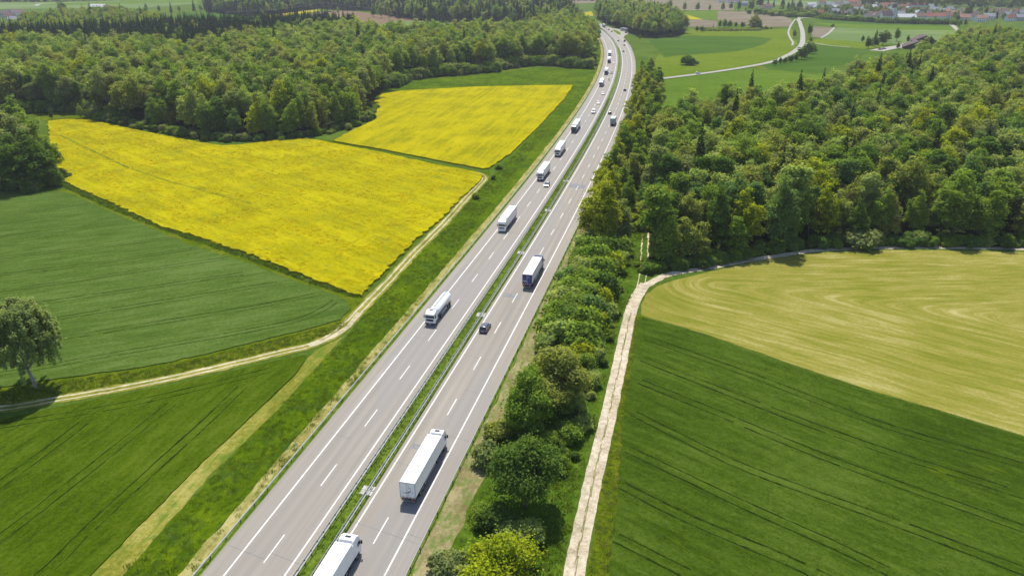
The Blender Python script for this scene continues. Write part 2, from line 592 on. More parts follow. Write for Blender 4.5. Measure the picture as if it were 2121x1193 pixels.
def ribbon(name, line, z, mat, w=None, wl=None, wr=None, jit=0.0, parent=None, label=None, uv=False, kind='structure', step=2.0, px=True, smooth=True, cat=None, into=None):
    """a band along a line; wl/wr = reach to its two sides"""
    pts = GP(line) if px else line
    P = smooth_line(pts, step) if smooth else [Vector(p) for p in pts]
    if wl is None: wl, wr = -w / 2, w / 2
    b = into or MB()
    vs, uvs = [], []
    s = 0.0
    rs = random.Random(len(P))
    for i, p in enumerate(P):
        a = P[max(i - 1, 0)]; c = P[min(i + 1, len(P) - 1)]
        t = (c - a).normalized()
        nr = Vector((t.y, -t.x))
        if i: s += (p - P[i - 1]).length
        for o_ in (wl, wr):
            q = p + nr * (o_ + rs.gauss(0, jit) if jit else o_)
            vs.append((q.x, q.y, z)); uvs.append((o_, s))
    fs = [(2 * i, 2 * i + 1, 2 * i + 3, 2 * i + 2) for i in range(len(P) - 1)]
    b.add(vs, fs)
    if into is not None: return b
    o = b.build(name, mat, parent)
    if uv:
        l = o.data.uv_layers.new(name='road')
        for lp in o.data.loops: l.data[lp.index].uv = uvs[lp.vertex_index]
    if parent is None: tag(o, label, cat, None, kind)
    elif label: tag(o, label)
    return o


# ------------------------------------------------------------------ ground
g = MB().add([(-5200, -300, 0), (5200, -300, 0), (5200, 6200, 0), (-5200, 6200, 0)], [(0, 1, 2, 3)]).build('ground', M['base'])
tag(g, kind='structure')

RAPE_LOW = [(114, 368), (158, 390), (217, 416), (280, 445), (332, 471), (402, 490), (450, 508), (500, 523), (575, 551), (640, 577), (700, 600), (750, 616)]
RAPE_A = RAPE_LOW + [(770, 592), (815, 546), (860, 499), (897, 470), (932, 437), (959, 408), (985, 385), (1000, 367), (985, 358), (900, 343), (800, 320), (700, 301),
                     (655, 292), (620, 290), (560, 294), (500, 302), (460, 304), (420, 298), (350, 285), (276, 270), (229, 259), (184, 251), (140, 249), (100, 253), (104, 300), (108, 335)]
RAPE_B = [(690, 294), (800, 313), (900, 333), (1000, 352), (1014, 350), (1060, 318), (1120, 260), (1170, 205), (1187, 178), (1100, 179), (1000, 181), (900, 186), (830, 190), (792, 197), (772, 214),
          (776, 232), (778, 250), (730, 272)]
WHEAT_A = [(-420, 320), (-60, 360), (0, 372), (90, 392), (147, 402), (221, 436), (280, 461), (332, 482), (387, 506), (500, 541), (600, 578), (650, 596), (715, 622), (727, 640), (706, 663),
           (637, 682), (557, 701), (424, 735), (297, 761), (159, 780), (0, 803), (-300, 840), (-700, 900)]
WHEAT_B = [(-600, 1010), (0, 872), (111, 846), (228, 823), (345, 800), (461, 774), (573, 748), (634, 736), (631, 748), (610, 778), (398, 979), (188, 1193), (20, 1400), (-600, 1400)]
HAY = [(1327, 652), (1328, 632), (1338, 610), (1362, 593), (1400, 580), (1450, 568), (1520, 552), (1600, 536), (1700, 524), (1823, 519), (1950, 519), (2121, 523), (2330, 530), (2700, 560),
       (2700, 1100), (2450, 1000), (2121, 903), (1947, 850), (1823, 815), (1636, 753), (1449, 688), (1332, 655)]
WHEAT_C = [(1322, 663), (1332, 659), (1449, 692), (1636, 757), (1823, 819), (1947, 854), (2121, 907), (2450, 1006), (2700, 1108), (2700, 1500), (1235, 1500), (1262, 1193), (1281, 1010), (1293, 848), (1314, 730)]

meadow = sheet('meadow', [(770, 200), (800, 184), (845, 165), (950, 155), (1100, 140), (1215, 142), (1228, 150), (1187, 178), (1000, 181), (830, 190), (780, 215)], .02, M['bank'], jit=.4)
sheet('field_border', [(-500, 335), (60, 388), (150, 394), (280, 450), (402, 497), (500, 532), (640, 585), (735, 618), (760, 612), (745, 640), (722, 668), (690, 694), (573, 732), (345, 785), (111, 830), (0, 849), (-600, 960)], .02, M['border'], jit=.3)
sheet('field_border', [(660, 287), (690, 292), (800, 316), (900, 338), (1000, 357), (1016, 352), (1012, 372), (985, 360), (900, 345), (800, 322), (700, 303)], .036, M['bank'], jit=.2)
sheet('wheat_field', WHEAT_A, .20, M['wheat_a'], skirt=.22, jit=.14)
sheet('wheat_field', WHEAT_B, .20, M['wheat_b'], skirt=.22, jit=.07)
sheet('wheat_field', WHEAT_C, .24, M['wheat_c'], skirt=.26, jit=.12)
sheet('rapeseed_field', RAPE_A, .6, M['rape'], skirt=.62, jit=.35, step=.9)
sheet('rapeseed_field', RAPE_B, .6, M['rape_b'], skirt=.62, jit=.2, step=1.2)
sheet('hay_meadow', HAY, .06, M['hay'], jit=.10)


def X0(Y):
    d = max(Y - 200.0, 0.0)
    return -50.912 + .231973 * Y - 4.57611e-5 * d * d - 7.0289e-8 * d ** 3


REF = [Vector((X0(Y), Y)) for Y in np.arange(20, 1330, 4.0)]
REF_S = [0.0]
for a_, b_ in zip(REF[:-1], REF[1:]): REF_S.append(REF_S[-1] + (b_ - a_).length)


def along(s, off=0.0):
    i = max(0, min(len(REF) - 2, int(np.searchsorted(REF_S, s)) - 1))
    d = (REF[i + 1] - REF[i])
    t = (s - REF_S[i]) / d.length
    d.normalize()
    p = REF[i] + d * (s - REF_S[i]) + Vector((d.y, -d.x)) * off
    return p, math.atan2(d.y, d.x)


def near(P):
    b = None
    P = Vector(P)
    for i in range(len(REF) - 1):
        a = REF[i]; d = REF[i + 1] - a; L = d.length; d = d / L
        t = (P - a).dot(d)
        tc = min(max(t, 0), L)
        e = P - (a + d * tc)
        if b is None or e.length < b[0]: b = (e.length, REF_S[i] + tc, e.dot(Vector((d.y, -d.x))))
    return b[1], b[2]


def band(name, o0, o1, z, mat, s0=0.0, s1=None, **k):
    s1 = s1 or REF_S[-1]
    n = max(2, int((s1 - s0) / 3))
    line = [tuple(along(s0 + (s1 - s0) * i / n)[0]) for i in range(n + 1)]
    return ribbon(name, line, z, mat, wl=o0, wr=o1, px=False, smooth=False, **k)


# embankment, verges, median
sheet('bank_grass', [(150, 1290), (711, 704), (763, 640), (800, 600), (860, 530), (921, 470), (985, 400), (1012, 372), (1060, 322), (1120, 262), (1170, 207), (1187, 180), (1215, 142), (1232, 110), (1240, 60),
                     (1260, 60), (1262, 140), (1240, 190), (1100, 380), (838, 725), (464, 1210), (330, 1400), (60, 1400)], .03, M['bank'], jit=.15)
sheet('mown_strip', [(711, 698), (583, 841), (440, 979), (254, 1193), (60, 1400), (0, 1400), (20, 1382), (188, 1193), (398, 979), (610, 780), (637, 742), (655, 725)], .045, M['strip'], jit=.07)
band('verge', -14.5, -12.25, .05, M['verge'], jit=.14)
band('verge', -12.25, -10.9, .055, M['median'], jit=.06)
band('median_strip', 1.3, 4.6, .05, M['median'], jit=.07)
band('verge', 16.0, 17.2, .045, M['median'], s1=620, jit=.1)
band('verge', 17.0, 21.0, .05, M['verge_r'], s1=600, jit=.22)
sheet('rough_grass', [(872, 1400), (880, 1250), (945, 1100), (1000, 1000), (1040, 880), (1110, 700), (1170, 580), (1215, 480), (1262, 330), (1310, 190), (1318, 130), (1345, 130), (1345, 220), (1348, 330), (1346, 420), (1342, 470),
                      (1332, 540), (1318, 600), (1290, 650), (1237, 880), (1198, 1029), (1163, 1193), (1140, 1400)], .035, M['hedge_floor'], jit=.2)
sheet('field_border', [(1237, 1400), (1215, 1193), (1243, 1029), (1275, 880), (1296, 761), (1318, 652), (1332, 654), (1322, 668), (1314, 730), (1295, 848), (1283, 1010), (1264, 1193), (1240, 1400)], .04, M['border'], jit=.12)

# asphalt
tag(band('road', -11.35, 1.5, .07, M['road_l'], uv=True))
band('road', 4.75, 16.45, .072, M['road_r'], uv=True, s1=1290)
sheet('slip_road', [(1309, 108), (1308, 101), (1298.6, 87), (1291.5, 78.5), (1294, 74.5), (1302, 70.5), (1299, 66.5), (1285, 61.5), (1270, 59.5), (1258, 56), (1249, 52.5), (1240, 46), (1237, 49), (1250, 62), (1270, 82), (1286, 108)], .066, M['slip'])
sheet('grass_island', [(1268, 62), (1277, 63.5), (1285, 68), (1286, 71), (1284, 73), (1279, 71.5), (1273, 67)], .09, M['median'])

# road markings: parts of one painted set per carriageway
for nm, e0, e1, dsh in (('lane_markings', -8.2, 0.0, -4.1), ('lane_markings', 5.45, 13.5, 9.5)):
    rt = empty(nm, (0, 0, .078)); tag(rt, kind='structure')
    for e in (e0, e1):
        band('edge_line', e - .115, e + .115, 0.0, M['paint'], parent=rt, s1=1250)
    top = near(G(592, 1108) if dsh < 0 else G(810.8, 1072.6))[0]
    s = top - 6.0 - 18.0 * 3
    dm = MB().box(-3, 3, -.085, .085, 0, .004).mesh('lane_dash', M['paint'])
    cnt = 0
    while s < 1150:
        if s > 15:
            p, a = along(s + 3, dsh)
            d = link_mesh('lane_dash', dm, rt)
            d.location = (p.x, p.y, 0); d.rotation_euler = (0, 0, a)
            cnt += 1
        s += 18.0


# patches and tar joints on the asphalt
def across(px, o0, o1, w, mat, z, nm, skew=0.0):
    s, _ = near(G(*px))
    a, b = along(s - w / 2, o0)[0], along(s + w / 2, o0)[0]
    c, d = along(s + w / 2 + skew, o1)[0], along(s - w / 2 + skew, o1)[0]
    return MB().add([(*a, z), (*d, z), (*c, z), (*b, z)], [(0, 1, 2, 3)]), nm, mat


for px, o0, o1, w, mat, z, sk in (((1060, 612), 6.0, 10.5, 2.2, 'patch', .0785, -.9), ((1210, 386), 6.0, 12.2, 6.0, 'patch', .0785, -1.5), ((868, 925), 6.2, 8.7, 1.4, 'patch', .0785, -.4)):
    b, nm, mm = across(px, o0, o1, w, M[mat], z, 'asphalt_patch', sk)
    tag(b.build(nm, mm), kind='structure')
jb = MB()
for y, o0, o1 in ((438, 4.9, 13), (470, 4.9, 14), (519, 4.9, 13), (558, 5.2, 14), (640, 9.6, 16), (740, 6, 13), (812, 10, 16), (1096, 5, 15.9), (1110, 13.5, 16), (330, 5, 14), (905, 11, 16),
                  (1147, -10.8, -4.0), (1158, -4.4, 1.0), (905, -9, -5), (700, -9, -3), (560, -10, -4), (480, -8, 0), (375, 5, 12), (960, 5, 8)):
    x = PX(*along(near(G(1060, y))[0], (o0 + o1) / 2)[0])[0]
    b, _, _ = across((x, y), o0, o1, .07, M['joint'], .079, 'tar_joint', -(o1 - o0) * .22)
    jb.add(b.v, b.f)
tag(jb.build('tar_joint', M['joint']), kind='stuff')


# ------------------------------------------------------------------ crash barriers
def beam_profile():
    # W profile, face towards +x
    return [(0, .45), (.03, .50), (.075, .54), (.075, .58), (.03, .62), (.03, .64), (.075, .68), (.075, .72), (.03, .76), (0, .80), (-.01, .79), (-.01, .46)]


def barrier(off, s0, s1, double, spacing, label, n_ind=300, face=1):
    rt = empty('crash_barrier', (*along(s0, off)[0], .05), 0, label, 'crash barrier', 'crash barriers along the motorway')
    org = Vector(rt.location)
    prof = beam_profile()
    sides = ((.17, 1), (-.17, -1)) if double else ((.10 * face, face),)
    n = int((s1 - s0) / 5)
    for dx, f in sides:
        b = MB(); vs = []
        for i in range(n + 1):
            s = s0 + (s1 - s0) * i / n
            for (x, z) in prof:
                q = along(s, off + dx + x * f)[0]
                vs.append((q.x - org.x, q.y - org.y, z))
        m = len(prof)
        b.add(vs, [(i * m + j, i * m + (j + 1) % m, (i + 1) * m + (j + 1) % m, (i + 1) * m + j) for i in range(n) for j in range(m)])
        b.build('rail', M['zinc'], rt)
    if double:
        pm = MB().box(-.06, .06, -.04, .04, -.05, .74).box(-.05, .05, -.17, .17, .56, .70).mesh('post', M['zinc_post'])
    else:
        pm = MB().box(-.06, .06, -.05, .05, -.05, .72).box(-.05, .05, -.11, .11, .58, .68).mesh('post', M['zinc_post'])
    k = int((s1 - s0) / spacing)
    rest = MB()
    for i in range(k):
        p, a = along(s0 + i * spacing, off)
        if i < n_ind:
            o = link_mesh('post', pm, rt)
            o.location = (p.x - org.x, p.y - org.y, 0); o.rotation_euler = (0, 0, a)
        else:
            x, y = p.x - org.x, p.y - org.y
            rest.box(x - .06, x + .06, y - .12, y + .12, 0, .7)
    if rest.v: tag(rest.build('post', M['zinc_post'], rt), kind='stuff')
    return rt


barrier(-12.0, 22, 1180, False, 4.0, 'steel crash barrier along the outer left carriageway edge, beside the pale mown verge', face=1)
barrier(1.75, 22, 1250, True, 2.0, 'double steel crash barrier on the left side of the green median strip')
barrier(4.15, 22, 1250, True, 2.0, 'double steel crash barrier on the right side of the green median strip')
barrier(16.75, 22, 930, False, 4.0, 'steel crash barrier along the outer edge of the right carriageway, beside the shrubs', face=-1)

for i, (x, y) in enumerate(((757, 1016), (1019, 655), (1085, 525), (1137, 437), (1177, 376), (1276, 152))):
    s, _ = near(G(x, y))
    p, a = along(s, 3.9)
    b = MB()
    rt = empty('drain_cover', (p.x, p.y, .06), a, ['concrete drain slab in the median beside the biggest white lorry', 'concrete drain slab in the median beyond the dark estate car',
        'concrete drain slab in the median beside the blue lorry', 'concrete drain slab in the median past the first white lorry',
        'concrete drain slab in the median beside the small silver car', 'small concrete slab across the median in the distant bend'][i], 'drain cover', 'concrete slabs in the median')
    sm = MB().box(-.55, .55, -.5, .5, 0, .10).mesh('slab', M['concrete'], bevel=.02)
    for dx, dy in ((-.6, -.5), (.58, -.45), (-.55, .58), (.6, .62)):
        o = link_mesh('slab', sm, rt); o.location = (dx, dy, 0); o.rotation_euler = (0, 0, dx * .05)
# ------------------------------------------------------------------ gravel and field tracks
ribbon('gravel_track', [(1165, 1420), (1189, 1193), (1221, 1029), (1256, 880), (1282, 761), (1306, 648), (1324, 606), (1338, 588)], .062, M['gravelmark'], w=2.95, jit=.045, step=1.5)
ribbon('gravel_track', [(1310, 640), (1326, 604), (1350, 585), (1387, 568.5), (1449, 558), (1510, 547), (1573, 536), (1640, 526), (1698, 518.5), (1823, 513.5), (1950, 513), (2121, 515.5), (2400, 520)], .066, M['gravelmark'], w=2.5, jit=.10, step=1.5)
ribbon('gravel_track', [(1324, 612), (1330, 575), (1333, 540), (1335, 500), (1336, 460), (1334, 420)], .058, M['tan_gravel'], wl=-1.0, wr=-.6, jit=.10)
ribbon('gravel_track', [(1326, 612), (1332, 575), (1335, 540), (1337, 500), (1338, 460), (1336, 420)], .058, M['tan_gravel'], wl=.6, wr=1.0, jit=.12)
b = MB()
for seed, o in ((1, -.08), (2, .12)):
    rs = random.Random(seed)
    L = smooth_line(GP([(1165, 1420), (1189, 1193), (1221, 1029), (1256, 880), (1282, 761), (1306, 648)]), 1.0)
    i = 3
    while i < len(L) - 5:
        k = rs.randint(4, 12)
        ribbon('x', [tuple(q) for q in L[i:i + k + 1]], .066, None, wl=o - .09, wr=o + .09, jit=.05, px=False, smooth=False, into=b)
        i += k + rs.randint(1, 3)
tag(b.build('track_grass', M['verge_r']), kind='stuff')

TL = [(-300, 872), (0, 846), (111, 828), (228, 808), (345, 785), (461, 759), (573, 732), (647, 714), (695, 690), (727, 663), (759, 629), (800, 588), (860, 522), (921, 461), (965, 412), (992, 384), (1003, 370), (995, 361), (978, 356.5)]
ribbon('track_verge', TL, .048, M['strip'], w=3.4, jit=.15)
for off, w in ((-.76, .55), (.76, .42)):
    ribbon('field_track', TL, .056, M['tan_gravel'], wl=off - w / 2, wr=off + w / 2, jit=.07, step=1.2)
ribbon('field_track', [(640, 716), (690, 697), (722, 676), (745, 648)], .06, M['tan_gravel'], w=1.4, jit=.2)

# wheel ruts through the crops: always in pairs
RUTS_C = [[(1340, 702), (1549, 777), (1823, 880), (2121, 967)], [(1331, 746), (1511, 817), (1760, 911), (2121, 1029)], [(1324, 792), (1480, 855), (1729, 957), (2121, 1098)],
          [(1312, 858), (1405, 905), (1549, 973), (1823, 1073), (2121, 1185)], [(1300, 933), (1449, 1004), (1574, 1063), (1729, 1132), (1854, 1193), (2000, 1260)],
          [(1287, 1007), (1418, 1073), (1636, 1166), (1760, 1225)], [(1275, 1116), (1387, 1172), (1500, 1230)]]
RUTS_A = [[(-100, 650), (106, 626), (255, 605), (504, 568)], [(-50, 690), (122, 661), (318, 629), (584, 586.5)], [(-50, 730), (175, 695), (371, 663), (530, 637), (663, 610)],
          [(-50, 784), (106, 759), (265, 730), (451, 698), (610, 666), (672, 640), (697, 622)], [(-80, 549), (0, 536), (147, 519), (369, 493)],
          [(-80, 581), (0, 571), (184, 549), (409, 515)], [(-80, 611), (55, 597), (258, 567), (472, 536)], [(-80, 500), (0, 493), (206, 467)], [(-80, 455), (0, 447), (181, 424)]]
RUTS_B = [[(-120, 1085), (0, 1005), (106, 929), (175, 876)], [(-120, 1190), (0, 1117), (159, 995), (265, 910), (355, 838)], [(-60, 1290), (95, 1186), (186, 1096), (318, 974), (424, 878), (504, 801)],
          [(-100, 902), (0, 884), (212, 849), (371, 815), (560, 768)]]


def ruts(lines, z, mat, half, w, label):
    b = MB()
    rs = random.Random(3)
    for ln in lines:
        for sgn in (-1, 1):
            L = smooth_line(GP(ln), 1.2)
            i = 0
            while i < len(L) - 3:
                k = rs.randint(8, 40)
                seg = [tuple(q) for q in L[i:i + k + 1]]
                if len(seg) > 1:
                    o = sgn * half + rs.gauss(0, .03)
                    ww = w * rs.uniform(.65, 1.15)
                    ribbon('x', seg, z, None, wl=o - ww / 2, wr=o + ww / 2, jit=.05, px=False, smooth=False, into=b)
                i += k + (rs.randint(0, 2) if rs.random() < .5 else 0)
    o = b.build('wheel_ruts', mat)
    tag(o, None, None, None, 'stuff')


ruts(RUTS_C, .255, M['tram'], .95, .36, 'c')
ruts(RUTS_A, .212, M['tram'], .95, .30, 'a')
ruts(RUTS_B, .212, M['tram'], .95, .25, 'b')
ruts([[(125, 283), (217, 327.5), (295, 361), (405, 394), (520, 425)], ], 2.615 - 2.0, M['tram_r'], .3, .5, 'r')

# ------------------------------------------------------------------ far fields
F_ = [
    ('far_field', [(1318, 128), (1308, 100), (1299, 84), (1310, 74), (1330, 80), (1342, 84), (1360, 104), (1377, 122), (1372, 160), (1345, 160)], .02, 'meadow'),
    ('far_field', [(1372, 166), (1350, 175), (1340, 150), (1365, 112), (1378, 120), (1400, 116), (1461, 112), (1523, 107.5), (1560, 99.5), (1585, 91), (1600, 81), (1560, 76), (1418, 74), (1410, 60), (1500, 64), (1640, 60),
                   (1652, 90), (1640, 108), (1597, 127), (1536, 139), (1400, 158)], .02, 'far_bright'),
    ('far_field', [(1345, 86), (1348, 82), (1413, 76), (1486, 76.6), (1559, 77.5), (1598, 80), (1584, 90.7), (1559, 99), (1523, 106.7), (1461, 111), (1400, 115), (1377, 118), (1364, 105)], .05, 'far_dark'),
    ('far_field', [(1372, 168), (1400, 163), (1500, 150), (1560, 143), (1585, 145), (1700, 153), (1860, 165), (1860, 200), (1700, 240), (1400, 300), (1350, 290)], .02, 'far_green'),
    ('far_field', [(1577, 137), (1600, 131), (1660, 112), (1690, 92), (1808, 104), (1774, 124), (1692, 155), (1638, 149)], .05, 'far_dark'),
    ('far_field', [(1690, 92), (1668, 86), (1700, 80), (1780, 86), (1840, 92), (1808, 104)], .03, 'far_bright'),
    ('far_field', [(1700, 81), (1735, 57), (1985, 60), (1985, 90), (1860, 92), (1780, 87)], .05, 'far_pale'),
    ('far_field', [(1690, 40), (1700, 37), (1760, 44), (1880, 50), (1985, 54), (1985, 60), (1735, 57)], .04, 'far_dark'),
    ('far_field', [(1735, 57), (1685, 48), (1985, 56), (1985, 64), (1800, 61)], .06, 'far_green'),
    ('far_field', [(1685, 56), (1732, 58), (1702, 80), (1680, 76)], .05, 'far_brown'),
    ('far_field', [(1300, 0), (1520, 2), (1520, 22), (1420, 22), (1340, 19), (1300, 15)], .04, 'far_brown'),
    ('far_field', [(1390, 21), (1420, 22.5), (1500, 23), (1510, 24), (1487, 43), (1456, 41)], .04, 'far_green'),
    ('far_field', [(1487, 24), (1560, 24), (1600, 27), (1640, 40), (1640, 56), (1560, 56), (1487, 43)], .035, 'far_brown'),
    ('far_field', [(1390, 20), (1412, 28), (1456, 41), (1420, 41), (1385, 35)], .06, 'far_yellow'),
    ('far_field', [(1380, 36), (1420, 41), (1456, 41.5), (1487, 44), (1485, 58), (1420, 56)], .05, 'far_brown'),
    ('far_field', [(1180, 9), (1250, 6), (1250, 0), (1180, 0)], .04, 'far_brown'),
    ('far_field', [(1190, 30), (1225, 24), (1230, 33), (1210, 36)], .04, 'far_yellow'),
    ('far_field', [(1480, 1), (1620, 0), (1620, -4), (1480, -4)], .04, 'far_yellow'),
    ('far_field', [(1600, 2), (1900, 5), (2200, 20), (2200, 32), (1900, 16), (1640, 14), (1560, 8)], .03, 'far_pale'),
    ('far_field', [(320, 42), (400, 26), (440, 24), (500, 32), (520, 40), (400, 48)], .04, 'far_dark'),
    ('far_field', [(330, 46), (500, 42), (560, 36), (560, 42), (420, 52)], .05, 'far_yellow'),
    ('far_field', [(540, 34), (660, 20), (663, 23.5), (590, 34), (540, 42)], .05, 'far_yellow'),
    ('far_field', [(540, 48), (600, 34), (664, 24), (690, 24), (760, 60), (600, 60)], .035, 'far_green'),
    ('far_field', [(620, 34), (664, 25), (675, 25), (680, 36)], .045, 'far_brown'),
    ('far_field', [(676, 24), (720, 23), (780, 30), (880, 42), (980, 46), (980, 70), (760, 60), (700, 42)], .05, 'far_red'),
    ('far_field', [(820, 44), (900, 46), (1120, 52), (1120, 90), (820, 90), (760, 60)], .06, 'far_pale'),
    ('far_field', [(-300, 22), (300, 17), (410, 8), (410, 4), (-300, 8)], .03, 'far_pale'),
    ('far_field', [(60, 12), (120, 7), (300, 2), (410, 1), (410, 6), (200, 11)], .04, 'far_green'),
    ('far_field', [(60, 238), (100, 232), (190, 230), (260, 236), (300, 262), (184, 251), (100, 254)], .03, 'border'),
]
for i_, (nm, pts, z, m) in enumerate(F_):
    z = .020 + .004 * i_
    if m == 'meadow': m = 'base'
    sheet(nm, pts, z, M[m], step=6)
for nm, pts, w, z in (('country_road', [(1360, 165), (1400, 160), (1470, 151), (1536, 141), (1597, 129), (1632, 115), (1652, 102), (1662, 88), (1662, 66), (1657, 48), (1657, 39), (1700, 36), (1745, 36)], 5.5, .09),
                      ('country_road', [(1662, 92), (1684, 90), (1713, 94.5), (1760, 99)], 3.0, .085),
                      ('cycle_path', [(1648, 40), (1645, 43), (1637, 56), (1633, 68), (1637, 80), (1642, 88), (1641, 95)], 2.4, .085),
                      ('farm_track', [(1558, 138), (1572, 141), (1587, 144)], 3.0, .085),
                      ('farm_track', [(1701, 79), (1716, 70), (1728, 58)], 3.0, .085),
                      ('farm_yard', [(1815, 106), (1840, 101), (1870, 96), (1885, 92)], 14, .085),
                      ('farm_track', [(1885, 100), (1910, 97), (1940, 94), (1990, 88)], 4, .085),
                      ('village_road', [(1560, 22), (1600, 26), (1640, 33), (1657, 39)], 5, .085),
                      ('village_road', [(1968, 50), (1976, 56), (1986, 66)], 6, .085),
                      ('village_road', [(1700, 36), (1740, 37), (1760, 33)], 8, .085),
                      ('farm_track', [(800, 184), (845, 168), (950, 158), (1060, 146), (1100, 141)], 1.8, .05),
                      ('farm_track', [(1062, 140), (1085, 133), (1105, 131)], 4, .055),
                      ('farm_track', [(130, 241), (180, 234), (260, 231), (330, 232)], 2.6, .05),
                      ('farm_track', [(-100, 14), (60, 13), (75, 12), (100, 8), (250, 3)], 8, .07)):
    z += .09 if pts[0][0] > 1300 or pts[0][1] < 20 else 0
    ribbon(nm, pts, z, M['lane'] if 'road' in nm or 'path' in nm or 'yard' in nm else M['strip'] if nm == 'farm_track' and pts[0][1] > 100 else M['lane'], w=w, jit=.08, step=4)


# ------------------------------------------------------------------ vehicles (forward = +x, origin on the ground at the middle)
def wheel_mesh(r, w, dual=False):
    t = MB().tube((0, -w / 2, 0), (0, w / 2, 0), r, n=18).mesh('tyre', M['rubber'], smooth=True)
    h = MB().tube((0, -w / 2 - .012, 0), (0, w / 2 + .012, 0), r * .58, n=14).tube((0, -w / 2 - .05, 0), (0, w / 2 + .05, 0), r * .2, n=8).mesh('rim', M['rim'], smooth=True)
    return t, h


WH_T = wheel_mesh(.50, .34)
WH_C = wheel_mesh(.33, .22)


def wheel(parent, x, y, r=.5, car=False):
    t, h = WH_C if car else WH_T
    wt = link_mesh('wheel', t, parent); wt.location = (x, y, r)
    rm = link_mesh('rim', h, wt)
    return wt


def put(root, px, heading, off=None, s=None):
    """heading +1 away from the camera, -1 towards it; px = a ground point under the vehicle's middle"""
    if s is None: s, o = near(G(*px))
    if off is not None: o = off
    p, a = along(s, o)
    root.location = (p.x, p.y, .082)
    root.rotation_euler = (0, 0, a if heading > 0 else a + math.pi)
    return root


def lorry_cab(root, x1, paint, dark_front=False, roof=3.75, lights=True, emblem=False, visor=False):
    """cab from x1-2.35 to x1"""
    x0 = x1 - 2.3
    prof = [(x0, 1.0), (x0, roof - .25), (x0 + .25, roof), (x0 + 1.25, roof + .02), (x1 - .30, roof - .42), (x1 - .16, 2.55), (x1 - .02, 1.75), (x1, .95), (x1 - .08, .55), (x0 + 1.6, .5), (x0 + 1.6, 1.0)]
    cab = MB().prism(prof, -1.24, 1.24, 0, .12, 2.7).build('cab', M[paint], root, bevel=.05)
    # windscreen follows the slope of the front
    def fx(z): return x1 - .02 - (z - 1.75) * .14 / .8 if z < 2.55 else x1 - .16 - (z - 2.55) * .14 / (roof - .42 - 2.55)
    z0, z1 = 1.95, 2.72
    b = MB(); e = .022
    b.add([(fx(z0) + e, -1.10, z0), (fx(z0) + e, 1.10, z0), (fx(z1) + e, 1.02, z1), (fx(z1) + e, -1.02, z1),
           (fx(z0) - .03, -1.10, z0), (fx(z0) - .03, 1.10, z0), (fx(z1) - .03, 1.02, z1), (fx(z1) - .03, -1.02, z1)],
          [(0, 1, 2, 3), (4, 7, 6, 5), (0, 4, 5, 1), (1, 5, 6, 2), (2, 6, 7, 3), (3, 7, 4, 0)])
    b.build('windscreen', M['glass'], root)
    MB().box(fx(2.78) - .05, fx(2.78) + .20, -1.0, 1.0, 2.76, 2.86).build('sun_visor', M['black' if visor else paint], root)
    for s in (-1, 1):
        y = 1.243 * s
        MB().add([(x1 - .25, y, 1.95), (x0 + 1.15, y, 1.95), (x0 + 1.2, y - .03 * s, 2.62), (x1 - .38, y - .03 * s, 2.62),
                  (x1 - .25, y - .02 * s, 1.95), (x0 + 1.15, y - .02 * s, 1.95), (x0 + 1.2, y - .06 * s, 2.62), (x1 - .38, y - .06 * s, 2.62)],
                 [(0, 1, 2, 3), (7, 6, 5, 4), (0, 4, 5, 1), (1, 5, 6, 2), (2, 6, 7, 3), (3, 7, 4, 0)]).build('side_window', M['glass'], root)
        mr = MB().box(x1 - .35, x1 - .12, 1.42 * s - .10, 1.42 * s + .10, 1.95, 2.55).box(x1 - .30, x1 - .18, min(1.2 * s, 1.4 * s), max(1.2 * s, 1.4 * s), 2.45, 2.5).build('mirror', M['black'], root, bevel=.02)
        MB().box(x1 - .10, x1 + .015, .78 * s - .22, .78 * s + .22, .72, .92).build('headlight', M['lamp'], root, bevel=.02)
        MB().box(x0 + .3, x0 + 1.5, 1.15 * s - .08, 1.15 * s + .06, .35, .98).build('step', M['chassis'], root)
    MB().box(x1 - .12, x1 + .035, -.86, .86, 1.18, 1.72 if dark_front else 1.55).box(x1 - .1, x1 + .045, -.75, .75, 1.30, 1.34).box(x1 - .1, x1 + .045, -.75, .75, 1.44, 1.48).build('grille', M['black'], root)
    MB().box(x1 - .3, x1 + .06, -1.2, 1.2, .38, .70).build('bumper', M['chassis' if dark_front else paint], root, bevel=.03)
    MB().box(x1 + .06, x1 + .075, -.26, .26, .44, .56).build('number_plate', M['white'], root)
    # roof hatch and air deflector
    MB().box(x0 + .55, x0 + 1.15, -.42, .42, roof + .02, roof + .07).build('roof_hatch', M['glass'], root)
    if emblem:
        b = MB()
        for i in range(16):
            a0, a1 = i / 16 * 2 * math.pi, (i + 1) / 16 * 2 * math.pi
            q = lambda r, a: (x1 + .05, r * math.cos(a), 1.72 + r * math.sin(a))
            b.add([q(.20, a0), q(.20, a1), q(.15, a1), q(.15, a0)], [(0, 1, 2, 3)])
        for i in range(3):
            a0 = math.pi / 2 + i * 2 * math.pi / 3
            c_, s_ = math.cos(a0), math.sin(a0)
            b.add([(x1 + .05, .17 * c_, 1.72 + .17 * s_), (x1 + .05, -.035 * s_, 1.72 + .035 * c_), (x1 + .05, .035 * s_, 1.72 - .035 * c_)], [(0, 1, 2)])
        b.build('emblem', M['steel'], root)
    wheel(root, x1 - 1.35, 1.03); wheel(root, x1 - 1.35, -1.03)


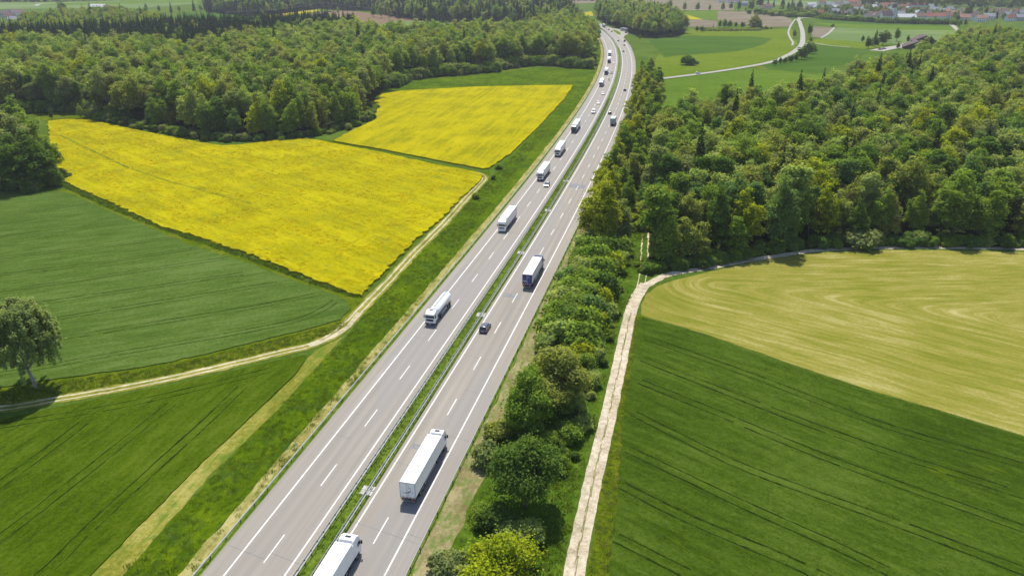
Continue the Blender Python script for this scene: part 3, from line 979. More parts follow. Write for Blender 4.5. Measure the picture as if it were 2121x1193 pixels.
def trailer(root, x0, x1, side, roofm, rear, doors=True, top=4.0, swirl=False, marks=None):
    """box body from x0 (rear) to x1"""
    b = MB().box(x0, x1, -1.26, 1.26, 1.18, top - .03)
    b.build('trailer_body', M[side], root, bevel=.03)
    MB().box(x0 + .02, x1 - .02, -1.24, 1.24, top - .03, top + .015).build('trailer_roof', M[roofm], root)
    # corner posts and rear frame
    MB().box(x0 - .03, x0 + .04, -1.285, -1.20, 1.05, top).box(x0 - .03, x0 + .04, 1.20, 1.285, 1.05, top).box(x0 - .03, x0 + .04, -1.2, 1.2, top - .12, top).box(x0 - .04, x0 + .04, -1.2, 1.2, 1.05, 1.2).build('rear_frame', M['rim' if rear == 'white' else 'chassis'], root)
    for s in (-1, 1):
        d = MB().box(x0 - .035, x0 - .003, min(.02 * s, 1.19 * s), max(.02 * s, 1.19 * s), 1.21, top - .13).build('rear_door', M[rear], root)
        MB().tube((x0 - .055, .16 * s, 1.25), (x0 - .055, .16 * s, top - .2), .022, n=6).box(x0 - .07, x0 - .036, .10 * s - .06, .10 * s + .10, 2.0, 2.08).build('lock_bar', M['steel'], d)
        MB().box(x0 - .05, x0 + .03, .98 * s - .22, .98 * s + .22, .80, .94).build('tail_light', M['red'], root)
        MB().box(x0 + 2.2, x1 - 3.2, 1.22 * s - .02, 1.22 * s + .02, .62, .74).box(x0 + 4.4, x1 - 3.4, 1.22 * s - .02, 1.22 * s + .02, .88, 1.0).build('side_guard', M['steel'], root)
        MB().box(x0 + .4, x0 + .45, .92 * s - .24, .92 * s + .24, .25, .9).build('mud_flap', M['rubber'], root)
    # red and white safety band above the bumper
    b = MB()
    for i in range(8):
        b.box(x0 - .045, x0 - .037, -1.16 + i * .29, -1.16 + i * .29 + .27, 1.225, 1.34, i % 2)
    b.build('safety_band', [M['orange'], M['white']], root)
    MB().box(x0 - .05, x0 + .05, -1.15, 1.15, .48, .62).box(x0, x0 + .6, -.8, -.7, .5, 1.05).box(x0, x0 + .6, .7, .8, .5, 1.05).build('underride_bumper', M['steel'], root)
    MB().box(x0 + .05, x1 - .1, -.55, .55, .92, 1.18).box(x0 + .5, x1 - .3, -1.2, 1.2, 1.12, 1.18).build('chassis', M['chassis'], root)
    if swirl:
        b = MB(); P = []
        for i in range(15):
            t = i / 14
            a = R(115 + 190 * t)
            P.append((.15 + .78 * math.cos(a) + .55 * t * t, 2.62 + .62 * math.sin(a) + .05 * t))
        for i in range(14):
            t0, t1 = i / 14, (i + 1) / 14
            w0, w1 = .10 * math.sin(math.pi * min(.98, t0 + .05)), .10 * math.sin(math.pi * min(.98, t1 + .05))
            (y0, z0), (y1, z1) = P[i], P[i + 1]
            b.add([(x0 - .039, -y0 * -1, z0 - w0), (x0 - .039, y1, z1 - w1), (x0 - .039, y1, z1 + w1), (x0 - .039, y0, z0 + w0)], [(0, 1, 2, 3)])
        for yy in (.62, .74, .86):
            b.box(x0 - .041, x0 - .037, -yy - .04, -yy + .04, 2.18, 2.26)
        b.build('emblem', M['carblack'], root)
    if marks: marks(x0, x1, root)
    for i in range(3):
        for s in (-1, 1):
            wheel(root, x0 + 2.4 + i * 1.32, 1.03 * s)


def lorry(label, paint='white', side='white', roofm='white', rear='white', dark_front=False, emblem=False, swirl=False, marks=None, visor=False, roof=3.75, cat='lorry'):
    root = empty('articulated_lorry', (0, 0, 0), 0, label, cat, 'heavy lorries on the motorway')
    L = 16.4; x0 = -L / 2; x1 = L / 2
    lorry_cab(root, x1, paint, dark_front, roof=roof, emblem=emblem, visor=visor)
    wheel(root, x1 - 5.0, .98); wheel(root, x1 - 5.0, -.98)
    MB().box(x1 - 5.9, x1 - 2.2, -.42, .42, .75, 1.05).box(x1 - 3.9, x1 - 2.6, .7, 1.18, .5, 1.0).box(x1 - 3.9, x1 - 2.6, -1.18, -.7, .5, 1.0).build('tractor_frame', M['chassis'], root)
    # side fairing behind the cab
    for s in (-1, 1):
        MB().box(x1 - 2.75, x1 - 2.28, 1.16 * s - .02, 1.16 * s + .02, 1.0, roof - .4).build('side_fairing', M[paint], root)
    MB().add([(x1 - 2.2, -.95, roof - .05), (x1 - 2.2, .95, roof - .05), (x1 - 1.2, .7, roof - .02), (x1 - 1.2, -.7, roof - .02), (x1 - 2.22, -.95, 4.0), (x1 - 2.22, .95, 4.0)],
             [(0, 1, 2, 3), (4, 3, 2, 5), (0, 3, 4), (1, 5, 2), (0, 4, 5, 1)]).build('air_deflector', M[paint], root)
    trailer(root, x0, x1 - 2.85, side, roofm, rear, swirl=swirl, marks=marks)
    return root


def side_text_blue(x0, x1, root):
    b = MB()
    for s in (-1, 1):
        y = s * 1.262
        b.box(x0 + .3, x1 - .3, min(y, y + .006 * s), max(y, y + .006 * s), 1.2, 1.75)
    b.build('side_stripe', M['blue'], root)
    b = MB().box(x0 - .041, x0 - .036, .15, 1.05, 2.02, 2.16).box(x0 - .041, x0 - .036, .3, .95, 2.22, 2.27).box(x0 - .041, x0 - .036, -.6, .2, 3.2, 3.28)
    b.build('white_lettering', M['white'], root)


E1 = 'heavy lorries on the motorway'
t = lorry('largest white articulated lorry, dark curved swirl on its rear doors, driving away', swirl=True, roof=3.85)
put(t, (897, 990), 1, 11.0); t.location.z = .085
s_, o_ = near(G(862, 1046)); p, a = along(s_ + 8.2, 11.35); t.location = (p.x, p.y, .082); t.rotation_euler = (0, 0, a)

t = lorry('white articulated lorry cut off by the bottom photo edge, beside the median', roof=3.8)
s_, o_ = near(G(757, 1140)); p, a = along(s_ - 8.2 - .6, 7.45); t.location = (p.x, p.y, .082); t.rotation_euler = (0, 0, a)

t = lorry('dark blue articulated lorry with bright white trailer roof, driving away beyond the dark estate car', paint='blue', side='grey_tarp', roofm='white', rear='blue', marks=side_text_blue)
for c in t.children:
    if c.name.startswith('trailer_body'): c.data.materials[0] = M['offwhite']
s_, o_ = near(G(1105, 600)); p, a = along(s_ + 8.2, 11.3); t.location = (p.x, p.y, .082); t.rotation_euler = (0, 0, a)


def oncoming(t, px, off=-6.2, half=8.2):
    s_, _ = near(G(*px)); p, a = along(s_ + half, off)
    t.location = (p.x, p.y, .082); t.rotation_euler = (0, 0, a + math.pi)
    return t


oncoming(lorry('white oncoming lorry with a round metal emblem on its grille, first behind the tanker', emblem=True), (1041, 482))
oncoming(lorry('white oncoming articulated lorry with black grille, just behind the small silver car', dark_front=True), (1121, 376))
oncoming(lorry('white oncoming lorry with dark cab front, third box lorry on the left carriageway', dark_front=True, visor=True), (1157, 326))
oncoming(lorry('white-topped oncoming lorry with grey cab, first in the distant bend of the left carriageway', paint='silver', dark_front=True, roofm='white', side='offwhite'), (1245, 181))
oncoming(lorry('oncoming lorry with navy cab, behind the grey-cabbed one in the distant bend', paint='navy', dark_front=True), (1254.5, 156))
oncoming(lorry('far oncoming lorry with blue cab and white top, beside a tiny white car', paint='blue', dark_front=True), (1259.5, 132))
oncoming(lorry('farthest clearly seen oncoming lorry with white top, farthest up the bend', dark_front=True), (1261, 117.5))
oncoming(lorry('tiny dark lorry at the far end of the left carriageway, behind edge trees', paint='navy', side='grey_tarp', roofm='offwhite'), (1240.5, 70))

# blue rigid lorry with a drawbar trailer
t = empty('drawbar_lorry', (0, 0, 0), 0, 'lorry with navy cab and white box pulling a second white box trailer', 'lorry', E1)
lorry_cab(t, 9.2, 'navy', True)
for i, (a0, a1) in enumerate(((-.8, 6.7), (-9.2, -1.7))):
    MB().box(a0, a1, -1.26, 1.26, 1.1, 3.9).build('box_body', M['offwhite'], t, bevel=.03)
    MB().box(a0 + .02, a1 - .02, -1.22, 1.22, 3.9, 3.93).build('box_roof', M['white'], t)
    MB().box(a0, a1, -.6, .6, .75, 1.1).build('chassis', M['chassis'], t)
    for xx in ((1.0, 2.4) if i == 0 else (-7.3, -5.9)):
        for s in (-1, 1): wheel(t, xx, 1.03 * s)
MB().box(-1.8, -.7, -.08, .08, .8, .95).build('drawbar', M['chassis'], t)
oncoming(t, (1188, 277), half=9.2)

# tanker
t = empty('tank_lorry', (0, 0, 0), 0, 'white tank lorry with a rounded cylindrical tank, nearest oncoming vehicle on the left carriageway', 'tank lorry', E1)
lorry_cab(t, 6.8, 'white', True, roof=3.35)
b = MB(); secs = []
NS = 20
for x, k in ((-6.75, .35), (-6.62, .75), (-6.35, .95), (-5.9, 1.0), (0, 1.0), (3.3, 1.0), (3.72, .94), (3.95, .74), (4.05, .35)):
    secs.append([(x, 1.2 * k * math.cos(2 * math.pi * i / NS), 2.25 + 1.12 * k * math.sin(2 * math.pi * i / NS)) for i in range(NS)])
vs = [p for s in secs for p in s]
fs = [(j * NS + i, j * NS + (i + 1) % NS, (j + 1) * NS + (i + 1) % NS, (j + 1) * NS + i) for j in range(len(secs) - 1) for i in range(NS)]
fs += [tuple(reversed(range(NS))), tuple(range((len(secs) - 1) * NS, len(secs) * NS))]
b.add(vs, fs)
tk = b.build('tank', M['white'], t, smooth=True)
for x in (-4.6, -2.2, .2, 2.4):
    MB().tube((x, 0, 3.3), (x, 0, 3.46), .28, n=14).build('manhole', M['steel'], tk)
MB().box(-6.3, 3.4, -.28, .28, 3.36, 3.39).build('walkway', M['grey_tarp'], tk)
b = MB()
for i in range(10):
    a0, a1 = R(12 + 15.6 * i), R(12 + 15.6 * (i + 1))
    b.add([(3.34, 1.21 * math.cos(a0), 2.25 + 1.13 * math.sin(a0)), (3.34, 1.21 * math.cos(a1), 2.25 + 1.13 * math.sin(a1)), (3.95, .76 * math.cos(a1), 2.25 + .72 * math.sin(a1)), (3.95, .76 * math.cos(a0), 2.25 + .72 * math.sin(a0))], [(0, 1, 2, 3)])
b.build('front_cap', M['steel'], tk)
MB().box(-6.3, 3.4, -.5, .5, .85, 1.2).build('chassis', M['chassis'], t)
for s in (-1, 1):
    MB().box(-2.4, 1.2, 1.16 * s - .05, 1.16 * s + .05, .55, 1.15).build('side_locker', M['grey_tarp'], t)
    MB().box(-6.4, 3.0, 1.2 * s - .04, 1.2 * s + .04, 1.36, 1.46).build('side_rail', M['steel'], t)
    MB().box(-6.5, -6.4, .9 * s - .2, .9 * s + .2, .8, .95).build('tail_light', M['red'], t)
    for xx in (-5.3, -4.0, -2.75, 1.8): wheel(t, xx, 1.03 * s)
MB().box(-6.55, -6.4, -1.15, 1.15, .5, .65).build('underride_bumper', M['steel'], t)
MB().box(-7.0, -6.5, -.5, .5, 1.1, 1.7).build('hose_box', M['chassis'], t)
oncoming(t, (895, 676), half=6.8)

# grey box lorry, right carriageway
t = empty('box_lorry', (0, 0, 0), 0, 'grey box lorry with a pale turquoise roof driving away beyond the roadside trees', 'lorry', E1)
lorry_cab(t, 5.0, 'white')
MB().box(-5.0, 2.55, -1.27, 1.27, 1.05, 3.9).build('box_body', M['grey_tarp'], t, bevel=.03)
MB().box(-4.98, 2.53, -1.25, 1.25, 3.9, 3.94).build('box_roof', M['mint'], t)
MB().box(-4.9, 2.6, -.5, .5, .7, 1.05).build('chassis', M['chassis'], t)
for s in (-1, 1):
    MB().box(-5.03, -5.0, min(.02 * s, 1.2 * s), max(.02 * s, 1.2 * s), 1.15, 3.8).build('rear_door', M['grey_tarp'], t)
    MB().box(-5.05, -4.95, .95 * s - .2, .95 * s + .2, .8, .95).build('tail_light', M['red'], t)
    wheel(t, -3.0, 1.03 * s); wheel(t, -1.7, 1.03 * s)
MB().box(-5.1, -4.9, -1.1, 1.1, .5, .65).build('underride_bumper', M['black'], t)
s_, _ = near(G(1271, 262)); p, a = along(s_ + 5.0, 11.4); t.location = (p.x, p.y, .082); t.rotation_euler = (0, 0, a)

for lab, px, off, sm in (('tiny grey lorry far up the right carriageway, where the road meets trees', (1250.5, 58), 11, 1), ('lorry with white roof standing on the slip road beside the far grove', (1292.5, 67), None, 1)):
    c = lorry(lab, side='grey_tarp', rear='grey_tarp')
    if off is not None:
        s_, _ = near(G(*px)); p, a = along(s_ + 8, off)
        c.location = (p.x, p.y, .082); c.rotation_euler = (0, 0, a)
    else:
        p = G(1292.5, 65.5); c.location = (p[0], p[1], .08); c.rotation_euler = (0, 0, R(112))


def car(label, paint, kind='saloon', cat='car', group='cars on the motorway'):
    L, Wd, H = {'saloon': (4.6, .90, 1.44), 'estate': (4.6, .92, 1.55), 'hatch': (4.1, .88, 1.48), 'van': (5.2, .98, 2.1)}[kind]
    root = empty('car' if kind != 'van' else 'van', (0, 0, 0), 0, label, cat if kind != 'van' else 'van', group)
    x0, x1 = -L / 2, L / 2
    if kind == 'van':
        prof = [(x0, .35), (x0, 1.1), (x0 + .05, H - .1), (x0 + .15, H), (x1 - 1.75, H), (x1 - .95, 1.25), (x1 - .12, 1.0), (x1, .7), (x1, .35)]
        MB().prism(prof, -Wd, Wd, 0, .10, 1.2).build('body', M[paint], root, bevel=.06)
        MB().add([(x1 - 1.62, -.78, H - .12), (x1 - 1.62, .78, H - .12), (x1 - .98, .86, 1.30), (x1 - .98, -.86, 1.30)], [(0, 1, 2, 3)]).build('windscreen', M['glass'], root)
        b_ = None
    else:
        hb = .92
        prof = [(x0, .32), (x0, .78), (x0 + .10, hb), (x1 - 1.35, hb), (x1 - .35, .80), (x1, .62), (x1, .32)]
        MB().prism(prof, -Wd, Wd, 0, .04, .7).build('body', M[paint], root, bevel=.06)
        r0 = {'saloon': .75, 'estate': .12, 'hatch': .18}[kind]
        r1 = {'saloon': 1.35, 'estate': .45, 'hatch': .55}[kind]
        # cabin: glass frustum with a painted roof
        xa, xb, xc, xd = x0 + r0, x0 + r1, x1 - 2.15, x1 - 1.25
        wi, wt = Wd - .07, Wd - .24
        MB().add([(xa, -wi, hb - .02), (xa, wi, hb - .02), (xd, wi, hb - .02), (xd, -wi, hb - .02), (xb, -wt, H - .05), (xb, wt, H - .05), (xc, wt, H - .05), (xc, -wt, H - .05)],
                 [(0, 3, 2, 1), (4, 5, 6, 7), (0, 1, 5, 4), (1, 2, 6, 5), (2, 3, 7, 6), (3, 0, 4, 7)]).build('windows', M['glass'], root)
        MB().add([(xb - .04, -wt - .02, H - .06), (xb - .04, wt + .02, H - .06), (xc + .04, wt + .02, H - .06), (xc + .04, -wt - .02, H - .06),
                  (xb + .06, -wt + .06, H), (xb + .06, wt - .06, H), (xc - .06, wt - .06, H), (xc - .06, -wt + .06, H)],
                 [(0, 3, 2, 1), (4, 5, 6, 7), (0, 1, 5, 4), (1, 2, 6, 5), (2, 3, 7, 6), (3, 0, 4, 7)]).build('roof', M[paint], root, smooth=True)
        b = MB()
        for s in (-1, 1):
            for (xp, xq) in ((xd, xc), (xa, xb)):
                b.tube((xp, wi * s, hb), (xq, wt * s, H - .05), .045, n=5)
            b.tube(((xa + xd) / 2, wi * s, hb), ((xb + xc) / 2, wt * s, H - .05), .04, n=5)
        b.build('pillars', M[paint], root)
    for s in (-1, 1):
        MB().box(x1 - .12, x1 + .01, .66 * s - .17, .66 * s + .17, .58, .72).build('headlight', M['lamp'], root)
        MB().box(x0 - .012, x0 + .1, .70 * s - .14, .70 * s + .14, .66, .84).build('tail_light', M['red'], root)
        MB().box(x1 - 1.55, x1 - 1.4, (Wd + .09) * s - .08, (Wd + .09) * s + .08, .92, 1.05).build('mirror', M[paint], root)
        for xx in (x0 + .85, x1 - .85): wheel(root, xx, (Wd - .10) * s, .33, True)
    MB().box(x1 - .02, x1 + .012, -.45, .45, .42, .56).build('grille', M['black'], root)
    MB().box(x0 - .015, x0 + .01, -.26, .26, .50, .61).build('number_plate', M['white'], root)
    MB().box(x0 + .1, x1 - .1, -Wd + .1, Wd - .1, .22, .35).build('underbody', M['black'], root)
    return root


def drive(c, px, off, hd):
    s_, o_ = near(G(*px)); p, a = along(s_, off if off is not None else o_)
    c.location = (p.x, p.y, .082); c.rotation_euler = (0, 0, a + (math.pi if hd < 0 else 0))


drive(car('dark slate-blue estate car in the overtaking lane, driving away beside the white tanker', 'slate', 'estate'), (1013.5, 684), 6.9, 1)
drive(car('small silver car overtaking beside the white lorry with black grille', 'silver', 'hatch'), (1133, 386), -2.2, -1)
drive(car('white van with dark windscreen, coming up behind the blue-cabbed drawbar lorry', 'white', 'van'), (1229, 235), -2.3, -1)
drive(car('white car directly behind the white van on the left carriageway', 'white', 'hatch'), (1240, 216), -2.3, -1)
drive(car('small white car, second behind the white van on the left carriageway', 'white', 'hatch'), (1248.8, 196.5), -2.3, -1)
drive(car('dark car with white bonnet overtaking the navy-cabbed lorry in the bend', 'slate', 'hatch'), (1266.8, 153), -2.3, -1)
drive(car('tiny white car passing the blue-cabbed lorry far up the left carriageway', 'white', 'hatch'), (1269.7, 133), -2.4, -1)
drive(car('bright white speck of a car at the far end of the left carriageway', 'white', 'van'), (1245.6, 67.5), -3, -1)
drive(car('dark car just ahead of the grey box lorry with turquoise roof', 'carblack', 'hatch'), (1266.8, 237), 7.2, 1)
drive(car('black car alone in the middle of the right carriageway, level with the white car pair', 'carblack', 'hatch'), (1295, 189), 11.0, 1)
drive(car('small dark car nearest of the distant group on the right carriageway', 'slate', 'hatch'), (1289.7, 108.5), 7.4, 1)
drive(car('grey car in the distant group where the slip road joins', 'silver', 'estate'), (1283.7, 95.5), 10.9, 1)
drive(car('black van in the distant group, nearest the slip road mouth', 'carblack', 'van'), (1285.6, 87), 14, 1)
drive(car('silver car in the distant group, next to the median', 'silver', 'estate'), (1277.2, 86.5), 7.2, 1)
drive(car('dark car beyond the slip road, right lane', 'carblack', 'hatch'), (1260, 67), 11.0, 1)
drive(car('dark car beyond the slip road, farther of two', 'carblack', 'hatch'), (1253.8, 62.8), 11.0, 1)
c = car('dark car parked behind the lorry on the slip road', 'slate', 'hatch'); p = G(1296.5, 69.5); c.location = (*p, .08); c.rotation_euler = (0, 0, R(105))
c = car('white car on the narrow country road right of the motorway', 'white', 'hatch', group='cars off the motorway'); p = G(1445, 154); c.location = (*p, .1); c.rotation_euler = (0, 0, R(15))
c = car('dark car parked in the yard by the big brown barn', 'carblack', 'saloon', group='cars off the motorway'); p = G(1823, 104); c.location = (*p, .1); c.rotation_euler = (0, 0, R(10))
c = car('silver-grey car parked right of the dark one in the barn yard', 'silver', 'saloon', group='cars off the motorway'); p = G(1831, 102.5); c.location = (*p, .1); c.rotation_euler = (0, 0, R(20))
c = car('pale blue-grey van parked at the foot of the left wood, beyond the far rapeseed field', 'silver', 'van', group='cars off the motorway'); p = G(1021, 140); c.location = (*p, .05); c.rotation_euler = (0, 0, R(5))

# motorcycle
t = empty('motorcycle', (0, 0, 0), 0, 'dark motorcycle with rider in the overtaking lane of the left carriageway bend', 'motorcycle', 'cars on the motorway')
wm = MB().tube((0, -.07, 0), (0, .07, 0), .32, n=14).mesh('tyre', M['rubber'], smooth=True)
for x in (-.72, .72):
    o = link_mesh('wheel', wm, t); o.location = (x, 0, .32)
MB().prism([(-.9, .7), (-.35, .85), (.1, .80), (.5, 1.0), (.72, .95), (.78, .5), (.2, .3), (-.3, .35)], -.2, .2).build('body', M['slate'], t, bevel=.04)
MB().tube((.45, -.4, 1.05), (.45, .4, 1.05), .03, n=6).tube((.72, 0, .32), (.45, 0, 1.05), .05, n=6).build('handlebar', M['black'], t)
drive(t, (1264.3, 168), -2.3, -1)
rd = MB()
rd.tube((-.3, 0, .82), (-.1, 0, 1.32), .20, .22, n=10).tube((-.1, 0, 1.32), (-.02, 0, 1.5), .22, .09, n=10)
for s in (-1, 1):
    rd.tube((-.28, .12 * s, .85), (.2, .22 * s, .72), .10, .08, n=8).tube((.2, .22 * s, .72), (-.05, .24 * s, .36), .08, .055, n=8)
    rd.tube((-.1, .20 * s, 1.35), (.15, .30 * s, 1.15), .07, .055, n=8).tube((.15, .30 * s, 1.15), (.45, .33 * s, 1.06), .055, .045, n=8)
hb = [(.02 + .15 * math.cos(i / 10 * 2 * math.pi) * math.sin(j / 6 * math.pi), .13 * math.sin(i / 10 * 2 * math.pi) * math.sin(j / 6 * math.pi), 1.62 + .16 * math.cos(j / 6 * math.pi)) for j in range(7) for i in range(10)]
rd.add(hb, [(j * 10 + i, j * 10 + (i + 1) % 10, (j + 1) * 10 + (i + 1) % 10, (j + 1) * 10 + i) for j in range(6) for i in range(10)])
pr = rd.build('person', M['carblack'], smooth=True)
pr.location = t.location; pr.rotation_euler = t.rotation_euler
tag(pr, 'rider in dark leathers and helmet astride the motorcycle in the bend', 'person')
# ------------------------------------------------------------------ foliage shapes
def quads_mesh(name, C, Nn, size, mat, elong=1.5, rs=None):
    """one small rhomb leaf-spray per centre C, facing about Nn"""
    rs = rs or rng
    n = len(C)
    Nn = Nn / np.maximum(np.linalg.norm(Nn, axis=1, keepdims=True), 1e-6)
    r = rs.normal(size=(n, 3))
    U = np.cross(Nn, r); U /= np.maximum(np.linalg.norm(U, axis=1, keepdims=True), 1e-6)
    V = np.cross(Nn, U)
    s = size if np.ndim(size) else np.full(n, size)
    s = s * rs.uniform(.6, 1.35, n)
    a, b = (s * .5 * elong)[:, None], (s * .5)[:, None]
    vs = np.stack([C - U * a, C - V * b + Nn * b * .25, C + U * a, C + V * b + Nn * b * .25], 1).reshape(-1, 3)
    me = bpy.data.meshes.new(name)
    me.vertices.add(4 * n); me.loops.add(4 * n); me.polygons.add(n)
    me.vertices.foreach_set('co', vs.astype(np.float32).ravel())
    me.loops.foreach_set('vertex_index', np.arange(4 * n, dtype=np.int32))
    me.polygons.foreach_set('loop_start', np.arange(0, 4 * n, 4, dtype=np.int32))
    me.polygons.foreach_set('loop_total', np.full(n, 4, dtype=np.int32))
    me.materials.append(mat)
    me.update()
    return me


def crown(name, seed, H, Rr, base, nl, per, leaf, mat, lobe=(.26, .42), fill=.12, top=1.0, droop=0.0, axes=0):
    rs = np.random.default_rng(seed)
    zc, hz = H * (1 + base) / 2, H * (1 - base) / 2
    Cs, Ns, Ss = [], [], []
    # several upright leaders of unequal height share one crown
    AX = [(rs.uniform(-.55, .55), rs.uniform(-.55, .55), rs.uniform(.62, .92), rs.uniform(.42, .66)) for _ in range(axes)]
    if AX: AX[0] = (AX[0][0] * .4, AX[0][1] * .4, 1.06, .58)
    for i in range(nl):
        d = rs.normal(size=3); d /= np.linalg.norm(d)
        if d[2] < -.75: d[2] *= -.6
        k = rs.uniform(.52, .86)
        wz = 1.0 - .30 * top * max(d[2], 0) ** 2
        c = np.array([d[0] * Rr * k * wz, d[1] * Rr * k * wz, zc + d[2] * hz * k])
        if AX:
            ax, ay, top_, wd = AX[i % axes]
            zt = H * (base + (1 - base) * ((d[2] * k / .86 + 1) / 2) * top_)
            nar = 1.0 - .45 * max(0, (zt / H - .55)) / .45
            c = np.array([ax * Rr + d[0] * Rr * wd * k * 1.15 * nar, ay * Rr + d[1] * Rr * wd * k * 1.15 * nar, zt])
        lr = Rr * rs.uniform(*lobe)
        m = int(per * (lr / (Rr * .34)) ** 2)
        q = rs.normal(size=(m, 3)); q /= np.linalg.norm(q, axis=1, keepdims=True)
        q[:, 2] = np.where(q[:, 2] < -.35, -q[:, 2] * .8, q[:, 2])
        rad = lr * (1 - .45 * rs.random(m) ** 1.7)
        P = q * rad[:, None] * np.array([1, 1, .82]) + c
        # ragged sprays that leave the lobe
        far = rs.random(m) < .20
        P[far] += q[far] * lr * rs.uniform(.1, .7, (far.sum(), 1))
        if droop: P[:, 2] -= droop * rs.random(m) ** 2
        Cs.append(P)
        Ns.append(q + rs.normal(size=(m, 3)) * .55 + np.array([0, 0, .75]))
    m = int(nl * per * fill)
    q = rs.normal(size=(m, 3)); q /= np.linalg.norm(q, axis=1, keepdims=True)
    Cs.append(q * (rs.random((m, 1)) ** .5) * np.array([Rr * .62, Rr * .62, hz * .7]) + np.array([0, 0, zc]))
    Ns.append(rs.normal(size=(m, 3)))
    return quads_mesh(name, np.concatenate(Cs), np.concatenate(Ns), leaf, mat, rs=rs)


def trunk(seed, H, base, r, spread, mat, n=6, lean=0.0, nb=6):
    rs = random.Random(seed)
    b = MB()
    z, p = -.2, Vector((-lean, 0, -.2))
    rad = r
    pts = [(p.copy(), rad)]
    k = 6
    for i in range(k):
        q = Vector((-lean + lean * (i + 1) / k + rs.gauss(0, .12), rs.gauss(0, .12), H * .72 * (i + 1) / k))
        r2 = r * (1 - .80 * (i + 1) / k)
        b.tube(p, q, rad, r2, n=n, cap=False)
        p, rad = q, r2
        pts.append((p.copy(), rad))
    for i in range(nb):
        a = rs.uniform(0, 2 * math.pi)
        j = rs.randint(2, 5)
        p0, r0 = pts[j]
        if p0.z < H * base * .8: p0 = Vector((p0.x, p0.y, H * base * .85))
        mid = p0 + Vector((math.cos(a) * spread * .35, math.sin(a) * spread * .35, H * .10))
        end = p0 + Vector((math.cos(a + .2) * spread * .78, math.sin(a + .2) * spread * .78, H * rs.uniform(.14, .26)))
        b.tube(p0, mid, r0 * .6, r0 * .38, n=5, cap=False)
        b.tube(mid, end, r0 * .38, r0 * .1, n=4, cap=False)
    return b.mesh('trunk', mat, smooth=True)


def spruce_mesh(seed, H, Rr, per=52, lv=30, leaf=.9, mat=None):
    rs = np.random.default_rng(seed)
    C, Nn, S = [], [], []
    for l in range(lv):
        t = l / (lv - 1)
        z = H * (.08 + .92 * t)
        R_ = Rr * (1 - t) ** .85 + .12
        m = max(5, int(per * (R_ / Rr) ** 1.0))
        a = rs.random(m) * 2 * np.pi
        bl = rs.uniform(.65, 1.12, m)
        # tips and inner part of the boughs
        for f, up in ((.95, 0), (.6, .25)):
            rr = R_ * bl * f
            C.append(np.stack([np.cos(a) * rr, np.sin(a) * rr, z - .28 * rr + up + rs.normal(size=m) * .15], 1))
            Nn.append(np.stack([np.cos(a) * .5, np.sin(a) * .5, np.ones(m)], 1) + rs.normal(size=(m, 3)) * .35)
            S.append(np.full(m, leaf * (.45 + .65 * (1 - t))))
    return quads_mesh('crown', np.concatenate(C), np.concatenate(Nn), np.concatenate(S), mat or LEAF['spruce'], elong=1.7, rs=rs)


# kind -> (crown mesh, trunk mesh, height, radius)
BROAD, TALL, EDGE, BUSH, SPRUCE = [], [], [], [], []
mg = LEAF['mid green']
for i, (H, Rr, base, nl, per) in enumerate(((20, 5.8, .26, 78, 170), (19, 5.2, .24, 66, 170), (21, 6.5, .30, 92, 165), (18.5, 4.9, .22, 60, 175))):
    BROAD.append((crown('crown', 40 + i, H, Rr, base, nl, per, .40, mg, lobe=(.15, .28), axes=4 + i % 3), trunk(40 + i, H, base, .30, Rr, M['bark']), H, Rr))
for i, (H, Rr, base, nl, per) in enumerate(((20, 3.2, .16, 34, 150), (21, 3.7, .2, 36, 150))):
    TALL.append((crown('crown', 60 + i, H, Rr, base, nl, per, .42, mg, lobe=(.30, .48)), trunk(60 + i, H, base, .22, Rr, M['birchbark']), H, Rr))
for i, (H, Rr, base, nl, per) in enumerate(((17, 5.2, .03, 100, 190), (19, 4.9, .04, 100, 180), (15, 5.0, .02, 90, 190))):
    EDGE.append((crown('crown', 70 + i, H, Rr, base, nl, per, .36, mg, lobe=(.15, .29), axes=4 + i % 2), trunk(70 + i, H, base + .1, .28, Rr, M['bark']), H, Rr))
SPARSE = []
for i, (H, Rr) in enumerate(((20, 5.4), (18, 4.6))):
    SPARSE.append((crown('crown', 160 + i, H, Rr, .25, 90, 42, .34, mg, lobe=(.16, .28), fill=.05, axes=5), trunk(160 + i, H, .22, .26, Rr * 1.15, M['birchbark'], nb=34), H, Rr))
for i, (H, Rr) in enumerate(((3.6, 2.3), (2.8, 2.0), (4.6, 2.4))):
    BUSH.append((crown('foliage', 80 + i, H, Rr, -.15, 26, 190, .27, mg, lobe=(.26, .42)), trunk(80 + i, H, .1, .07, Rr, M['bark'], nb=5), H, Rr))
for i, (H, Rr) in enumerate(((24, 3.3), (21, 2.8), (26, 3.8))):
    SPRUCE.append((spruce_mesh(90 + i, H, Rr), MB().tube((0, 0, -.2), (0, 0, H * .93), .28, .04, n=6).mesh('trunk', M['bark']), H, Rr))


def set_mat(o, mat):
    if o.data.materials[0] != mat:
        o.material_slots[0].link = 'OBJECT'
        o.material_slots[0].material = mat


def plant(name, kind, x, y, colour, label, cat, group, H=None, rz=None, wide=1.0, part='crown', z=0.0, rs=random):
    cm, tm, H0, R0 = kind
    s = (H or H0) / H0
    rt = empty(name, (x, y, z), rs.uniform(0, 6.28) if rz is None else rz, label, cat, group)
    rt.scale = (s * wide, s * wide, s)
    c = link_mesh(part, cm, rt)
    set_mat(c, LEAF[colour])
    link_mesh('trunk' if part == 'crown' else 'stem', tm, rt)
    return rt


